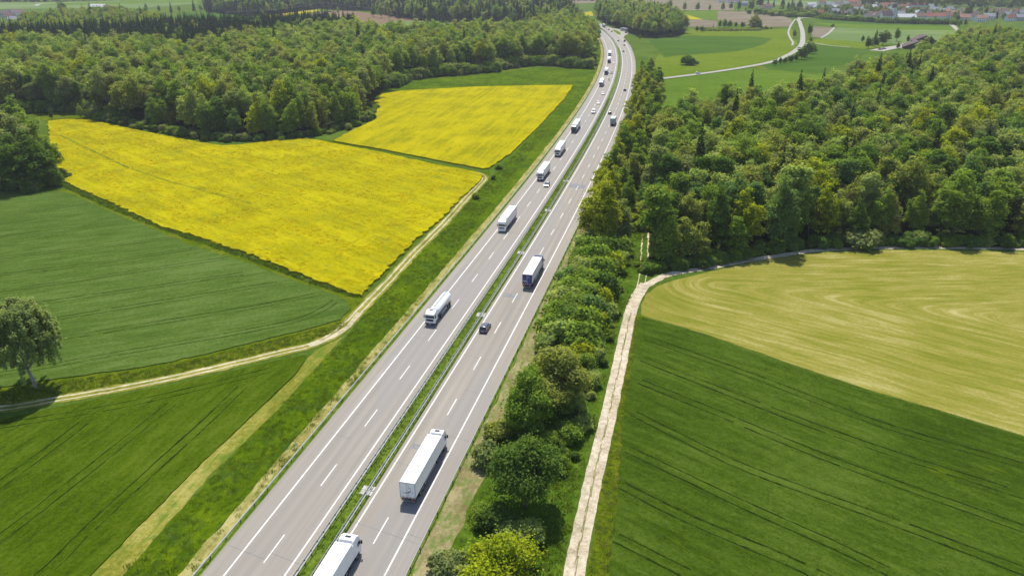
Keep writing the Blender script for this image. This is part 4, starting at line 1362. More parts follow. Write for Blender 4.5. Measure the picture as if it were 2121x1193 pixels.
# ------------------------------------------------------------------ woods
def wood(poly, spacing, seed, px=True, jit=.42):
    w = GP(poly) if px else poly
    A = np.array(w)
    x0, y0 = A.min(0); x1, y1 = A.max(0)
    rs = np.random.default_rng(seed)
    gx, gy = np.meshgrid(np.arange(x0, x1, spacing), np.arange(y0, y1, spacing * .87))
    gx = gx + (np.arange(gx.shape[0]) % 2)[:, None] * spacing / 2
    P = np.stack([gx.ravel(), gy.ravel()], 1)
    P += rs.uniform(-jit, jit, P.shape) * spacing
    P = P[inside(P, w)]
    return P


def line_dist(P, ln):
    L = [Vector(q) for q in GP(ln)]
    best = np.full(len(P), 1e9); at = np.zeros(len(P)); s = 0
    for a, b in zip(L[:-1], L[1:]):
        d = b - a; l = d.length; d = d / l
        q = P - np.array(a)
        t = np.clip(q @ np.array(d), 0, l)
        e = np.linalg.norm(q - t[:, None] * np.array(d), axis=1)
        m = e < best
        best[m] = e[m]; at[m] = (s + t)[m]; s += l
    return best, at


R_FRONT = [(1343, 552), (1400, 548), (1480, 538), (1560, 525), (1640, 512), (1700, 506), (1850, 502), (2121, 504), (2400, 508)]
R_WOOD = R_FRONT + [(2600, 300), (2500, 130), (2121, 105), (2030, 97), (1990, 104), (1950, 128), (1860, 165), (1790, 190), (1705, 232), (1610, 250), (1500, 262), (1395, 287), (1372, 300), (1362, 340), (1355, 400), (1350, 450), (1344, 500)]
L_FRONT = [(-300, 238), (-60, 240), (60, 234), (180, 234), (235, 250), (300, 262), (400, 282), (480, 288), (560, 289), (640, 281), (700, 266), (735, 254), (765, 225), (780, 200), (800, 180), (850, 163), (950, 152), (1000, 148), (1100, 133), (1150, 134), (1215, 140)]
L_WOOD = L_FRONT + [(1225, 118), (1228, 100), (1231, 88), (1226, 76), (1205, 66), (1160, 66), (1080, 84), (1000, 92), (860, 92), (780, 96), (760, 92), (660, 88), (600, 96), (520, 108), (440, 128), (400, 140), (330, 130), (200, 126), (60, 124), (-200, 128),
                    (-400, 180)]
SPRUCES = [(-200, 128), (60, 124), (200, 126), (330, 130), (400, 140), (440, 128), (520, 108), (600, 96), (660, 88), (740, 90), (740, 72), (660, 66), (560, 66), (480, 76), (400, 74), (330, 80), (270, 88), (200, 92), (120, 96), (60, 96), (-200, 104)]
BACK_L = [(-300, 104), (60, 97), (120, 97), (200, 92), (270, 88), (330, 80), (345, 62), (290, 50), (200, 45), (140, 48), (60, 66), (20, 90), (-300, 90)]
FAR_DARK = [(428, 26), (500, 34), (560, 33), (620, 24), (665, 19), (700, 22), (770, 24), (820, 38), (900, 47), (960, 50), (1060, 55), (1100, 62), (1170, 60), (1200, 44), (1170, 25), (1150, -2), (420, -2)]
GROVE = [(1258, 52), (1275, 58), (1300, 66), (1318, 76), (1350, 80), (1395, 77), (1417, 72), (1420, 64), (1400, 46), (1370, 36), (1330, 28), (1290, 22), (1240, 24), (1236, 40)]
FAR_RIGHT = [(1780, 14), (1860, 16), (1950, 19), (2060, 21), (2200, 22), (2600, 20), (2600, 0), (1800, 0)]
FAR_TOP = [(1180, 3), (1420, 0), (1560, 2), (1620, -2), (1180, -12)]
TOP_LEFT = [(-300, 4), (60, 6), (200, 2), (260, 0), (260, -8), (-300, -8)]

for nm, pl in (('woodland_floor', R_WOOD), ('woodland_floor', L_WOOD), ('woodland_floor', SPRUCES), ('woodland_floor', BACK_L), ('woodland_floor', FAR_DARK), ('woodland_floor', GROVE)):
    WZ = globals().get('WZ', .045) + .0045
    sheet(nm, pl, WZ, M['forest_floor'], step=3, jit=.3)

COLS = ['mid green', 'yellow-green', 'dark green', 'olive green', 'blue-green', 'pale green', 'grey-green']
trees = []      # dicts


def sow(poly, spacing, seed, zone, fam, hmul, weights, conifer=0.0, front=None, seen=True):
    P = wood(poly, spacing, seed)
    rs = np.random.default_rng(seed + 1)
    fd, fa = line_dist(P, front) if front else (np.full(len(P), 1e9), np.zeros(len(P)))
    # colour drifts in clumps, as kinds of tree do
    for i, (x, y) in enumerate(P):
        d = math.hypot(x, y)
        u, v = PX(x, y, 15)
        if u < -400 or u > 2500: continue
        c = rs.random() < conifer and (fd[i] > 14 or conifer > .5)
        kind = 'spruce' if c else ('edge' if fd[i] < spacing * .95 else ('tall' if rs.random() < .26 else 'sparse' if rs.random() < .08 else fam))
        w = np.array(weights, float)
        cl = rs.choice(7, p=w / w.sum())
        trees.append(dict(x=x, y=y, d=d, zone=zone, kind=kind, col='spruce' if c else COLS[cl], h=hmul * (rs.uniform(.72, 1.05) if rs.random() < .45 else rs.uniform(1.0, 1.3)), fd=fd[i], fa=fa[i], u=u, v=v, var=int(rs.integers(0, 99)), vis=seen and -40 < u < 2160,
                          rz=rs.uniform(0, 6.28)))


sow(R_WOOD, 7.9, 1, 'right wood', 'broad', .92, (6, 1.7, 2.4, 3, 1.6, 3, 1.5), conifer=.05, front=R_FRONT)
sow(L_WOOD, 8.0, 2, 'left wood', 'broad', 1.0, (6, 1.2, 2, 4, 1.6, 4, 2), conifer=.012, front=L_FRONT)
sow(SPRUCES, 5.6, 3, 'spruce belt behind the left wood', 'broad', .9, (3, .4, 3, 2, 2, 1, 1), conifer=.95)
sow(BACK_L, 9, 4, 'far wood at the upper left', 'broad', .95, (5, .7, 3, 4, 2, 2, 1.2), conifer=.05)
sow(FAR_DARK, 9, 5, 'far wood at the top', 'broad', 1.0, (3, .3, 4, 2, 3, 2, 1), conifer=.62)
sow(GROVE, 8, 6, 'grove beside the far bend', 'broad', .95, (5, .6, 3, 3, 2, 2, 1), conifer=.16, front=[(1258, 52), (1275, 58), (1300, 66), (1318, 76), (1350, 80), (1395, 77), (1417, 72), (1420, 64)])
sow(FAR_RIGHT, 15, 7, 'far wood beyond the village', 'broad', 1.1, (4, .1, 4, 2, 4, 2, 2), conifer=.1)
sow(FAR_TOP, 15, 8, 'far wood at the top edge', 'broad', 1.0, (4, .1, 4, 2, 4, 2, 2), conifer=.7)
sow(TOP_LEFT, 16, 9, 'far wood at the top edge', 'broad', 1.0, (4, .1, 4, 2, 4, 2, 2), conifer=.4)

FAM = dict(sparse=SPARSE, broad=BROAD, tall=TALL, edge=EDGE, spruce=SPRUCE)
ORD = ['first', 'second', 'third', 'fourth', 'fifth', 'sixth', 'seventh', 'eighth', 'ninth', 'tenth', 'eleventh', 'twelfth', 'thirteenth', 'fourteenth', 'fifteenth', 'sixteenth', 'seventeenth', 'eighteenth', 'nineteenth', 'twentieth',
       'twenty-first', 'twenty-second', 'twenty-third', 'twenty-fourth', 'twenty-fifth', 'twenty-sixth', 'twenty-seventh', 'twenty-eighth', 'twenty-ninth', 'thirtieth']
ORD += ['thirty-' + w for w in ORD[:9]] + ['fortieth'] + ['forty-' + w for w in ORD[:9]] + ['fiftieth'] + ['fifty-' + w for w in ORD[:9]] + ['sixtieth']
broad_t = sorted([t for t in trees if t['kind'] != 'spruce' and t['vis']], key=lambda t: t['d'] * (.75 if t['fd'] < 9 else 1.0))
spr_t = sorted([t for t in trees if t['kind'] == 'spruce' and t['vis']], key=lambda t: t['d'])
single = broad_t[:262] + spr_t[:150]
ids = set(id(t) for t in single)
SHAPE = {'tall': 'slender', 'sparse': 'sparse'}
ROWW = ['front row', 'second row', 'third row', 'fourth row', 'fifth row', 'sixth row', 'seventh row', 'eighth row', 'ninth row', 'tenth row'] + [w + ' row' for w in ORD[10:22]]
for zone in ('right wood', 'left wood'):
    for rw in range(22):
        fr = sorted([t for t in single if t['zone'] == zone and rw * 6.7 <= t['fd'] < rw * 6.7 + 6.7 and t['kind'] != 'spruce'], key=lambda t: t['u'])
        for i, t in enumerate(fr):
            o_ = f"{ORD[i]} from the left" if i * 2 < len(fr) else f"{ORD[len(fr) - 1 - i]} from the right"
            t['label'] = f"{t['col']} {SHAPE.get(t['kind'], 'leafy')} tree, {o_} in the {ROWW[rw]} of the {zone}"
for zone in ('right wood', 'left wood', 'grove beside the far bend', 'spruce belt behind the left wood'):
    fr = sorted([t for t in single if t['zone'] == zone and t['kind'] == 'spruce'], key=lambda t: t['u'])
    for i, t in enumerate(fr):
        if min(i, len(fr) - 1 - i) >= 60: continue
        o_ = f"{ORD[i]} from the left" if i * 2 < len(fr) else f"{ORD[len(fr) - 1 - i]} from the right"
        t['label'] = f"dark spruce, {o_} in the {zone}"
for t in single:
    if t['kind'] == 'spruce':
        nm, cat = 'spruce_tree', 'tree'
        lab = t.get('label') or f"dark pointed spruce in the {t['zone']}"
        grp = f"spruces in the {t['zone']}"
    else:
        nm, cat = 'broadleaf_tree', 'tree'
        if t['kind'] == 'tall': nm = 'slender_tree'
        depth = 'near part' if t['d'] < 330 else 'middle part' if t['d'] < 480 else 'far part'
        shape = 'slender' if t['kind'] == 'tall' else 'round-crowned'
        lab = t.get('label') or f"{t['col']} {shape} tree in the {depth} of the {t['zone']}"
        grp = f"{t['col']} {shape} trees in the {depth} of the {t['zone']}" if 'label' not in t else f"nearer trees of the {t['zone']}"
    k = FAM[t['kind']][t['var'] % len(FAM[t['kind']])]
    plant(nm, k, t['x'], t['y'], t['col'], lab, cat, grp, H=k[2] * t['h'], rz=t['rz'], wide=1.0 if t['kind'] == 'spruce' else .92 + .004 * t['var'])


# everything farther off: one mass per wood, instanced
def proto(kind, col):
    cm, tm, H, Rr = kind
    o = bpy.data.objects.new('crown_of_mass', cm)
    if LEAF[col] != cm.materials[0]:
        m2 = cm.copy(); m2.materials.clear(); m2.materials.append(LEAF[col])
        o.data = m2
    return o


def scatter(name, P, protos, rz, sc, idx, label, cat, z=0.0, parent=None, kind='stuff'):
    me = bpy.data.meshes.new(name)
    n = len(P)
    P = np.asarray(P, float)
    if P.shape[1] == 2: P = np.c_[P, np.full(n, z)]
    me.vertices.add(n)
    me.vertices.foreach_set('co', P.astype(np.float32).ravel())
    for nm, tp, data in (('rz', 'FLOAT', rz), ('sc', 'FLOAT', sc), ('pi', 'INT', idx)):
        a = me.attributes.new(nm, tp, 'POINT')
        a.data.foreach_set('value', np.asarray(data, dtype=np.float32 if tp == 'FLOAT' else np.int32))
    o = link_mesh(name, me, parent)
    ng = bpy.data.node_groups.new(name, 'GeometryNodeTree')
    ng.interface.new_socket('Geometry', in_out='INPUT', socket_type='NodeSocketGeometry')
    ng.interface.new_socket('Geometry', in_out='OUTPUT', socket_type='NodeSocketGeometry')
    gi, go = ng.nodes.new('NodeGroupInput'), ng.nodes.new('NodeGroupOutput')
    ip = ng.nodes.new('GeometryNodeInstanceOnPoints')
    jn = ng.nodes.new('GeometryNodeJoinGeometry')
    for p in protos:
        oi = ng.nodes.new('GeometryNodeObjectInfo')
        oi.inputs['Object'].default_value = p
        oi.inputs['As Instance'].default_value = True
        ng.links.new(oi.outputs['Geometry'], jn.inputs[0])
    ng.links.new(gi.outputs[0], ip.inputs['Points'])
    ng.links.new(jn.outputs[0], ip.inputs['Instance'])
    ip.inputs['Pick Instance'].default_value = True

    def attr(nm, tp):
        a = ng.nodes.new('GeometryNodeInputNamedAttribute'); a.data_type = tp
        a.inputs['Name'].default_value = nm
        return a.outputs['Attribute']
    ng.links.new(attr('pi', 'INT'), ip.inputs['Instance Index'])
    cx = ng.nodes.new('ShaderNodeCombineXYZ'); ng.links.new(attr('rz', 'FLOAT'), cx.inputs[2])
    ng.links.new(cx.outputs[0], ip.inputs['Rotation'])
    cs = ng.nodes.new('ShaderNodeCombineXYZ')
    s = attr('sc', 'FLOAT')
    for i in range(3): ng.links.new(s, cs.inputs[i])
    ng.links.new(cs.outputs[0], ip.inputs['Scale'])
    ng.links.new(ip.outputs[0], go.inputs[0])
    md = o.modifiers.new('scatter', 'NODES'); md.node_group = ng
    return tag(o, label, cat, None, kind)


PR = [(k, c) for k in range(4) for c in COLS]
prb = [proto(BROAD[k], c) for k, c in PR]
prs = [proto(k, 'spruce') for k in SPRUCE]
zones = []
for t in trees:
    if t['zone'] not in zones: zones.append(t['zone'])
for zone in zones:
    for con in (False, True):
        T = [t for t in trees if t['zone'] == zone and id(t) not in ids and (t['kind'] == 'spruce') == con]
        if not T: continue
        P = [(t['x'], t['y']) for t in T]
        if con: pi = [t['var'] % 3 for t in T]
        else: pi = [(len(prb) - 1 - ((t['var'] % 4) * 7 + COLS.index(t['col']))) for t in T]
        scatter('conifer_mass' if con else 'tree_mass', P, prs if con else prb, [t['rz'] for t in T], [t['h'] * (1.0 if con else 1.05) for t in T], pi,
                f"{'dark conifer' if con else 'green broadleaf'} treetops farther back in the {zone}", 'trees')

# ------------------------------------------------------------------ single trees and shrubs
def tree_at(px, H, kind, col, label, name='broadleaf_tree', group='trees along the motorway', wide=1.0, **k):
    x, y = G(*px)
    return plant(name, kind, x, y, col, label, 'tree', group, H=H, wide=wide, **k)


# leafy close-up kinds for the nearest trees
NEAR = {}
for nm, seed, H, Rr, base, nl, per, leaf, lobe in (('dark', 201, 12, 5.3, .05, 78, 420, .27, (.20, .34)), ('loose', 202, 13, 5.2, .10, 62, 430, .28, (.20, .36)),
                                                  ('light', 203, 11.5, 4.6, .08, 46, 460, .27, (.22, .36)), ('yellow', 204, 7.0, 4.8, -.1, 30, 520, .27, (.22, .48)),
                                                  ('big', 205, 19, 5.2, .12, 80, 330, .34, (.20, .33))):
    NEAR[nm] = (crown('crown', seed, H, Rr, base, nl, per, leaf, mg, lobe=lobe, fill=.10, axes=5 if nm in ('loose', 'light', 'big', 'yellow') else 0), trunk(seed, H, max(base, .1), .26, Rr, M['bark'], nb=9), H, Rr)

tree_at((1088, 1050), 12.8, NEAR['dark'], 'dark green', 'big round dark green tree casting a deep shadow, below the two roadside trees', rz=1.0)
tree_at((1148, 848), 13.5, NEAR['loose'], 'olive green', 'broad olive-dark roadside tree, right and behind the lighter forked one', rz=2.0, wide=1.25)
tree_at((1098, 884), 12, NEAR['light'], 'mid green', 'lighter green spreading tree reaching over the crash barrier', rz=3.0, wide=1.08)
tree_at((1035, 1215), 7.5, NEAR['yellow'], 'yellow-green', 'bright yellow-green bushy tree at the bottom edge of the photo', rz=.4, wide=1.05)
tree_at((1245, 505), 18.5, NEAR['big'], 'yellow-green', 'tall golden-green tree at the roadside, its branches hanging over the road edge', rz=.4, wide=1.35)
tree_at((1290, 500), 13, EDGE[2], 'grey-green', 'grey-green tree just right of the tall golden-green roadside tree', wide=.95)
tree_at((1262, 440), 17, EDGE[0], 'yellow-green', 'yellow-green tree behind the tall golden-green roadside tree', wide=1.15)
tree_at((1302, 450), 14, EDGE[1], 'mid green', 'mid green tree by the grassy gap at the wood corner', wide=.95)
ROW = [(1228, 470, 9, 0), (1265, 478, 11, 5), (1248, 420, 13, 1), (1285, 420, 13, 0), (1270, 395, 15, 0), (1300, 405, 14, 3), (1318, 380, 14, 0), (1275, 360, 13, 1), (1300, 350, 16, 0), (1328, 345, 13, 4), (1285, 325, 11, 6), (1310, 318, 15, 1), (1300, 290, 13, 6), (1325, 296, 15, 3), (1340, 310, 14, 0),
       (1307, 268, 12, 3), (1326, 262, 15, 1), (1344, 275, 15, 0), (1310, 245, 13, 1), (1330, 238, 16, 3), (1350, 250, 15, 0), (1318, 222, 13, 1), (1336, 214, 16, 1), (1355, 228, 15, 3), (1322, 200, 14, 3), (1340, 192, 15, 0),
       (1358, 205, 14, 2), (1325, 180, 13, 1), (1342, 172, 14, 0), (1360, 185, 13, 2), (1330, 160, 12, 0), (1346, 156, 12, 3)]
for i, (x, y, H, c) in enumerate(ROW):
    tree_at((x, y), H * 1.15, EDGE[i % 3], COLS[c if c != 4 else 0], f"{ORD[i]} tree from the near end of the row right of the motorway", wide=1.12, rz=i * 1.3, group='row of trees right of the motorway')

# left: big clump, willow and the birch in front of the meadow
LG = dict(group='trees at the left field corner')
tree_at((78, 386), 22, EDGE[0], 'dark green', 'tall dark dense tree at the left corner of the big rapeseed field', wide=1.35, rz=.5, **LG)
tree_at((112, 372), 17, EDGE[1], 'mid green', 'tree with drooping right-hand twigs at the left corner of the rapeseed field', wide=1.05, **LG)
tree_at((38, 392), 20, EDGE[2], 'dark green', 'dark leafy tree just left of the tallest one at the field corner', wide=1.15, **LG)
tree_at((8, 390), 24, TALL[0], 'grey-green', 'pale slender birch left of the dark trees at the field corner', name='birch_tree', wide=1.6, **LG)
tree_at((-30, 372), 25, TALL[1], 'grey-green', 'grey-green birch cut by the left photo edge, above the wheat', name='birch_tree', wide=1.7, **LG)
tree_at((20, 345), 27, EDGE[0], 'grey-green', 'pale green broad tree behind the dark clump at the left edge', wide=1.3, **LG)
tree_at((70, 330), 20, EDGE[2], 'mid green', 'low tree filling the gap behind the left corner clump', wide=1.2, **LG)
tree_at((-15, 310), 27, EDGE[1], 'grey-green', 'leafy tree at the left edge, between the corner clump and the wood', wide=1.4, **LG)
tree_at((45, 290), 21, EDGE[1], 'mid green', 'mid green tree behind the corner clump, nearest the left wood', wide=1.3, **LG)
tree_at((108, 249), 7, EDGE[2], 'dark green', 'small dark pointed tree at the top left tip of the rapeseed field', group='small trees near the left wood', wide=.5)
for i, (x, y, H) in enumerate(((168, 245, 8), (200, 244, 9), (182, 246, 5))):
    tree_at((x, y), H, EDGE[i % 3], 'pale green', ['pale small tree on the meadow behind the top left of the rapeseed', 'pale taller tree right beside the wood behind the rapeseed', 'low shrub between the two pale trees behind the rapeseed'][i], group='small trees near the left wood', wide=.9)
for i, (x, y, H) in enumerate(((786, 180, 6), (800, 182, 7), (815, 178, 7), (835, 176, 7.5))):
    tree_at((x, y), H, EDGE[i % 3], 'pale green', ['leftmost small pale tree at the meadow corner above the far rapeseed', 'second small pale tree at the meadow corner', 'third small pale tree at the meadow corner', 'rightmost small round tree at the meadow corner'][i],
            group='small orchard trees by the left wood', wide=.9)


def willow():
    rs = np.random.default_rng(77)
    H, Rr = 20.0, 7.8
    C, Nn = [], []
    for i in range(480):
        a = rs.random() * 2 * np.pi
        el = rs.uniform(-.15, 1.0)
        k = rs.uniform(.35, 1.0)
        x, y = math.cos(a) * Rr * k * math.cos(el * 1.2), math.sin(a) * Rr * k * math.cos(el * 1.2)
        z = H * .50 + math.sin(el * 1.45) * H * .43 * (.72 + .28 * k)
        L = rs.uniform(1.0, 3.4) * (1 + .5 * (k > .8))
        m = int(46 + 24 * L)
        t = rs.random(m)
        P = np.stack([x + math.cos(a) * .5 * t + rs.normal(size=m) * .22, y + math.sin(a) * .5 * t + rs.normal(size=m) * .22, z - L * t + rs.normal(size=m) * .12], 1)
        C.append(P); Nn.append(rs.normal(size=(m, 3)) + np.array([math.cos(a), math.sin(a), .5]))
        q = rs.normal(size=(30, 3)); q /= np.linalg.norm(q, axis=1, keepdims=True)
        C.append(q * rs.uniform(.3, 1.15, (30, 1)) + np.array([x, y, z - .4])); Nn.append(q + np.array([0, 0, .5]))
    return quads_mesh('crown', np.concatenate(C), np.concatenate(Nn) + np.array([0, 0, .7]), .24, LEAF['willow'], elong=1.9, rs=rs)


x, y = G(74, 802)
rt = empty('willow_tree', (x, y, 0), 0, 'lone grey-green tree with hanging twigs and a leaning trunk, left beside the field track', 'tree')
link_mesh('crown', willow(), rt).location = (-1.6, 0, 0)
tb = MB()
P_ = [Vector((.0, 0, -.2)), Vector((-.15, 0, 1.5)), Vector((-.6, 0, 4)), Vector((-1.2, .1, 7)), Vector((-1.5, 0, 10.5)), Vector((-1.6, 0, 15))]
for i in range(5): tb.tube(P_[i], P_[i + 1], .42 - .075 * i, .42 - .075 * (i + 1), n=8, cap=False)
rs_ = random.Random(4)
for i in range(12):
    j = rs_.randint(2, 4); p0 = P_[j]; a = i * 2.4
    m_ = p0 + Vector((math.cos(a) * 1.6, math.sin(a) * 1.6, 1.8)); e_ = p0 + Vector((math.cos(a) * 3.8, math.sin(a) * 3.8, 3.0 + rs_.random() * 1.6))
    tb.tube(p0, m_, .16, .10, n=5, cap=False); tb.tube(m_, e_, .10, .03, n=4, cap=False)
tb.build('trunk', M['birchbark'], rt, smooth=True)

# shrubs: the clipped-looking belt between barrier and track
SH = [(1222, 530, 3.8), (1252, 528, 3.6), (1200, 548, 3.4), (1232, 552, 4.2), (1262, 556, 3.2), (1205, 575, 4.0), (1238, 580, 4.2), (1186, 590, 3.4), (1215, 604, 4.4), (1246, 606, 3.6), (1186, 618, 3.8), (1212, 632, 4.2),
      (1238, 634, 3.2), (1172, 636, 3.6), (1192, 655, 4.0), (1220, 660, 3.8), (1160, 660, 3.2), (1176, 682, 4.0), (1206, 688, 4.0), (1146, 690, 3.2), (1232, 680, 3.0), (1162, 712, 3.6), (1196, 715, 3.8), (1130, 722, 2.6), (1222, 712, 2.4),
      (1215, 505, 2.6), (1236, 742, 2.6), (1210, 760, 2.8), (1196, 742, 3.4), (1228, 792, 2.4), (1205, 800, 2.8), (1256, 648, 2.0), (1266, 598, 2.2), (1272, 560, 2.4), (1280, 520, 3.0), (1290, 540, 2.2), (1190, 850, 2.6), (1205, 880, 2.0)]
for i, (x, y, H) in enumerate(SH):
    gx, gy = G(x, y + 6)
    plant('shrub', BUSH[i % 3], gx, gy, ['mid green', 'dark green', 'mid green', 'mid green', 'yellow-green', 'pale green', 'mid green', 'blue-green'][i % 8] if H > 2.7 else 'pale green',
          f"{'tall' if H > 3.7 else 'middling' if H > 2.9 else 'low'} shrub, {ORD[i]} from the far end of the roadside shrub belt", 'shrub', 'shrub belt right of the motorway', H=H * (1.75 if y < 730 else 1.3), part='foliage', rz=i * 2.1, wide=1.05)
SMALL = [((962, 1195), 3.6, 'grey-green', 'grey-green bush beside the crash barrier at the bottom edge'), ((925, 1180), 2.8, 'grey-green', 'small grey-green bush nearest the crash barrier, bottom edge'),
         ((1000, 1085), 3.4, 'mid green', 'round green bush left of the big dark tree\'s foot'), ((1035, 1090), 3.6, 'dark green', 'darker bush between the big dark tree and the yellow-green one'),
         ((1062, 1120), 3.0, 'pale green', 'pale bush at the shadow edge below the big dark tree'), ((1100, 1120), 3.6, 'pale green', 'thin pale sapling standing in the deep tree shadow'),
         ((1160, 975), 2.6, 'mid green', 'small bush right of the big dark round tree'), ((1178, 910), 3.2, 'mid green', 'sapling in the shade below the olive-dark tree'),
         ((1140, 925), 3.2, 'mid green', 'green bush between the light tree and the dark round tree'), ((1010, 960), 3.8, 'grey-green', 'upright thin bush left of the big dark tree'),
         ((1030, 905), 3.0, 'olive green', 'feathery bush above the big dark round tree'), ((1215, 740), 3.0, 'mid green', 'bush at the right of the olive-dark tree crown'),
         ((985, 412), 2.0, 'mid green', 'small round bush on the bank beside the field track bend'), ((1032, 350), 2.2, 'mid green', 'low bush at the near corner of the far rapeseed field'), ((1022, 372), 1.8, 'dark green', 'tiny bush at the track bend by the bank'),
         ((1424, 135), 7.5, 'dark green', 'solitary dark round bush in the green field right of the motorway'), ((1443, 133), 2.6, 'mid green', 'tiny bush right of the solitary dark bush'), ((727, 41), 9, 'dark green', 'dark round bush at the edge of the brown field'),
         ((675, 32), 5.5, 'dark green', 'small dark bush between yellow strip and brown field'), ((620, 283), 3.0, 'grey-green', 'grey bush at the foot of the left wood by the rapeseed'),
         ((1905, 505), 4.4, 'pale green', 'pale shrub at the foot of the right wood above the hay meadow'), ((2043, 508), 2.8, 'pale green', 'small round shrub at the right wood foot, near the photo\'s right edge'),
         ((1780, 510), 5.5, 'grey-green', 'tall pale shrub glowing at the foot of the right wood'), ((1810, 508), 4.6, 'grey-green', 'second pale shrub at the foot of the right wood')]
for i, (p_, H, c, lab) in enumerate(SMALL):
    gx, gy = G(*p_)
    plant('shrub', BUSH[i % 3], gx, gy, c, lab, 'shrub', 'scattered shrubs', H=H, part='foliage', wide=1.3 if H > 5 else 1.1)

# far trees one can count
FT = [((1362, 20), 17, 'olive green'), ((1388, 20), 19, 'mid green'), ((1418, 23), 17, 'olive green'), ((1445, 23), 17, 'mid green'), ((1469, 24), 13, 'pale green'), ((1496, 23), 17, 'pale green'), ((1514, 20), 15, 'dark green'), ((1530, 24), 20, 'dark green'),
      ((1556, 23), 20, 'dark green')]
for i, (p_, H, c) in enumerate(FT):
    tree_at(p_, H, EDGE[i % 3], c, f"{ORD[i]} tree from the left in the distant row along the brown field", group='distant row of trees', wide=1.0)
FT2 = [((1563, 60), 20, 'olive green', 1.7, 'largest lone crown among the distant hedges right of the motorway'), ((1490, 58), 11, 'mid green', 1.2, 'left tree of the distant field hedge'), ((1500, 58), 12, 'mid green', 1.2, 'second tree of the distant field hedge'),
       ((1511, 58), 11, 'mid green', 1.2, 'third tree of the distant field hedge'), ((1524, 58), 8, 'dark green', 1.4, 'low dark clump in the middle of the distant field hedge'), ((1538, 58), 8, 'dark green', 1.4, 'dark clump left below the largest lone crown'),
       ((1573, 61), 12, 'dark green', 1.2, 'dark tree right below the largest lone crown'), ((1443, 66), 7, 'dark green', 1.4, 'left half of the squat distant hedge clump'), ((1453, 66), 7, 'dark green', 1.4, 'right half of the squat distant hedge clump'),
       ((1477, 58), 6, 'spruce', .6, 'tiny dark pointed tree beside the distant hedge'), ((1645, 80), 11, 'yellow-green', 1.3, 'yellowish bush left of the country road'), ((1676, 73), 13, 'dark green', .9, 'upright dark tree right of the country road'),
       ((1678, 88), 7, 'olive green', 1.3, 'brownish bush at the country road junction'), ((1672, 120), 15, 'mid green', 1.3, 'highest round tree of the hedge by the country road junction'), ((1660, 124), 12, 'dark green', 1.3, 'dark tree left of the highest one in the junction hedge'),
       ((1682, 112), 12, 'mid green', 1.2, 'rear tree of the junction hedge'), ((1648, 128), 7, 'dark green', 1.4, 'middle shrub of the junction hedge'), ((1637, 130), 6.5, 'dark green', 1.4, 'fourth shrub from the left of the junction hedge'),
       ((1626, 132), 6, 'mid green', 1.4, 'third shrub from the left of the junction hedge'), ((1615, 134), 6, 'dark green', 1.4, 'second shrub from the left of the junction hedge'), ((1605, 136), 5.5, 'mid green', 1.4, 'leftmost low shrub of the junction hedge'),
       ((1725, 57), 5, 'dark green', 2.0, 'small dark bush at the tip of the brown triangular field'),
       ((1786, 89), 8, 'dark green', 1.0, 'leftmost dark tree of the barn copse'), ((1798, 101), 12, 'dark green', 1.1, 'front left tree of the barn copse'), ((1811, 98), 13, 'dark green', 1.1, 'second front tree of the barn copse'), ((1813, 84), 12, 'pale green', .8, 'thin pale tree of the barn copse'),
       ((1827, 94), 15, 'dark green', 1.2, 'round dark tree in the middle of the barn copse'), ((1838, 86), 12, 'yellow-green', 1.1, 'yellow-green tree behind the barn copse'), ((1857, 86), 15, 'mid green', 1.2, 'large round tree between copse and barn'),
       ((1859, 102), 7, 'olive green', 1.2, 'round bush in the barn yard'), ((1925, 100), 13, 'dark green', 1.0, 'tree at the right gable of the brown barn'), ((1880, 90), 9, 'dark green', 1.0, 'tree at the left gable of the brown barn'),
       ((1325, 82), 5, 'mid green', 1.0, 'tiny tree at the corner of the far grove'), ((1232, 128), 6, 'mid green', 1.2, 'bush between left wood and motorway bend'), ((1225, 100), 12, 'yellow-green', 1.1, 'yellow-green tree between left wood and motorway'),
       ((1216, 90), 18, 'spruce', 1.0, 'single dark spruce at the motorway end of the left wood'), ((1236, 84), 17, 'mid green', .8, 'slim tree beside the motorway at the end of the left wood'),
       ((304, 24), 14, 'dark green', 1.0, 'dark tree left of the far pale field'), ((330, 26), 13, 'olive green', .8, 'thin tree by the far dark green field'), ((355, 27), 20, 'spruce', .9, 'dark spire left of the far dark green field'),
       ((372, 27), 13, 'pale green', 1.0, 'pale tree left of the far dark green field'), ((402, 24), 22, 'spruce', 1.0, 'tall dark spruce at the corner of the far dark green field'), ((416, 24), 14, 'pale green', 1.2, 'pale round bush beside the tall far spruce'),
       ((430, 25), 24, 'spruce', 1.0, 'spruce right of the pale round bush'), ((130, 30), 22, 'blue-green', 1.6, 'large pale bluish tree rising over the upper left wood'), ((226, 30), 10, 'spruce', .8, 'tiny spruce tip over the upper left wood'),
       ((790, 38), 22, 'pale green', 1.2, 'large pale tree standing before the far dark wood'), ((775, 36), 20, 'mid green', .9, 'left tree of the pale pair before the far dark wood'), ((806, 36), 18, 'yellow-green', .9, 'yellowish tree right of the large pale one'),
       ((888, 46), 18, 'dark green', 1.2, 'dark round tree where the far wood meets the brown field'), ((700, 28), 12, 'pale green', .8, 'pale slim tree by the power pole'), ((912, 95), 19, 'spruce', 1.0, 'lone spruce spire rising from the left wood')]
for i, (p_, H, c, w_, lab) in enumerate(FT2):
    if c == 'spruce': tree_at(p_, H, SPRUCE[i % 3], 'spruce', lab, name='spruce_tree', group='single far trees', wide=w_)
    else: tree_at(p_, H, EDGE[i % 3], c, lab, group='single far trees', wide=w_)

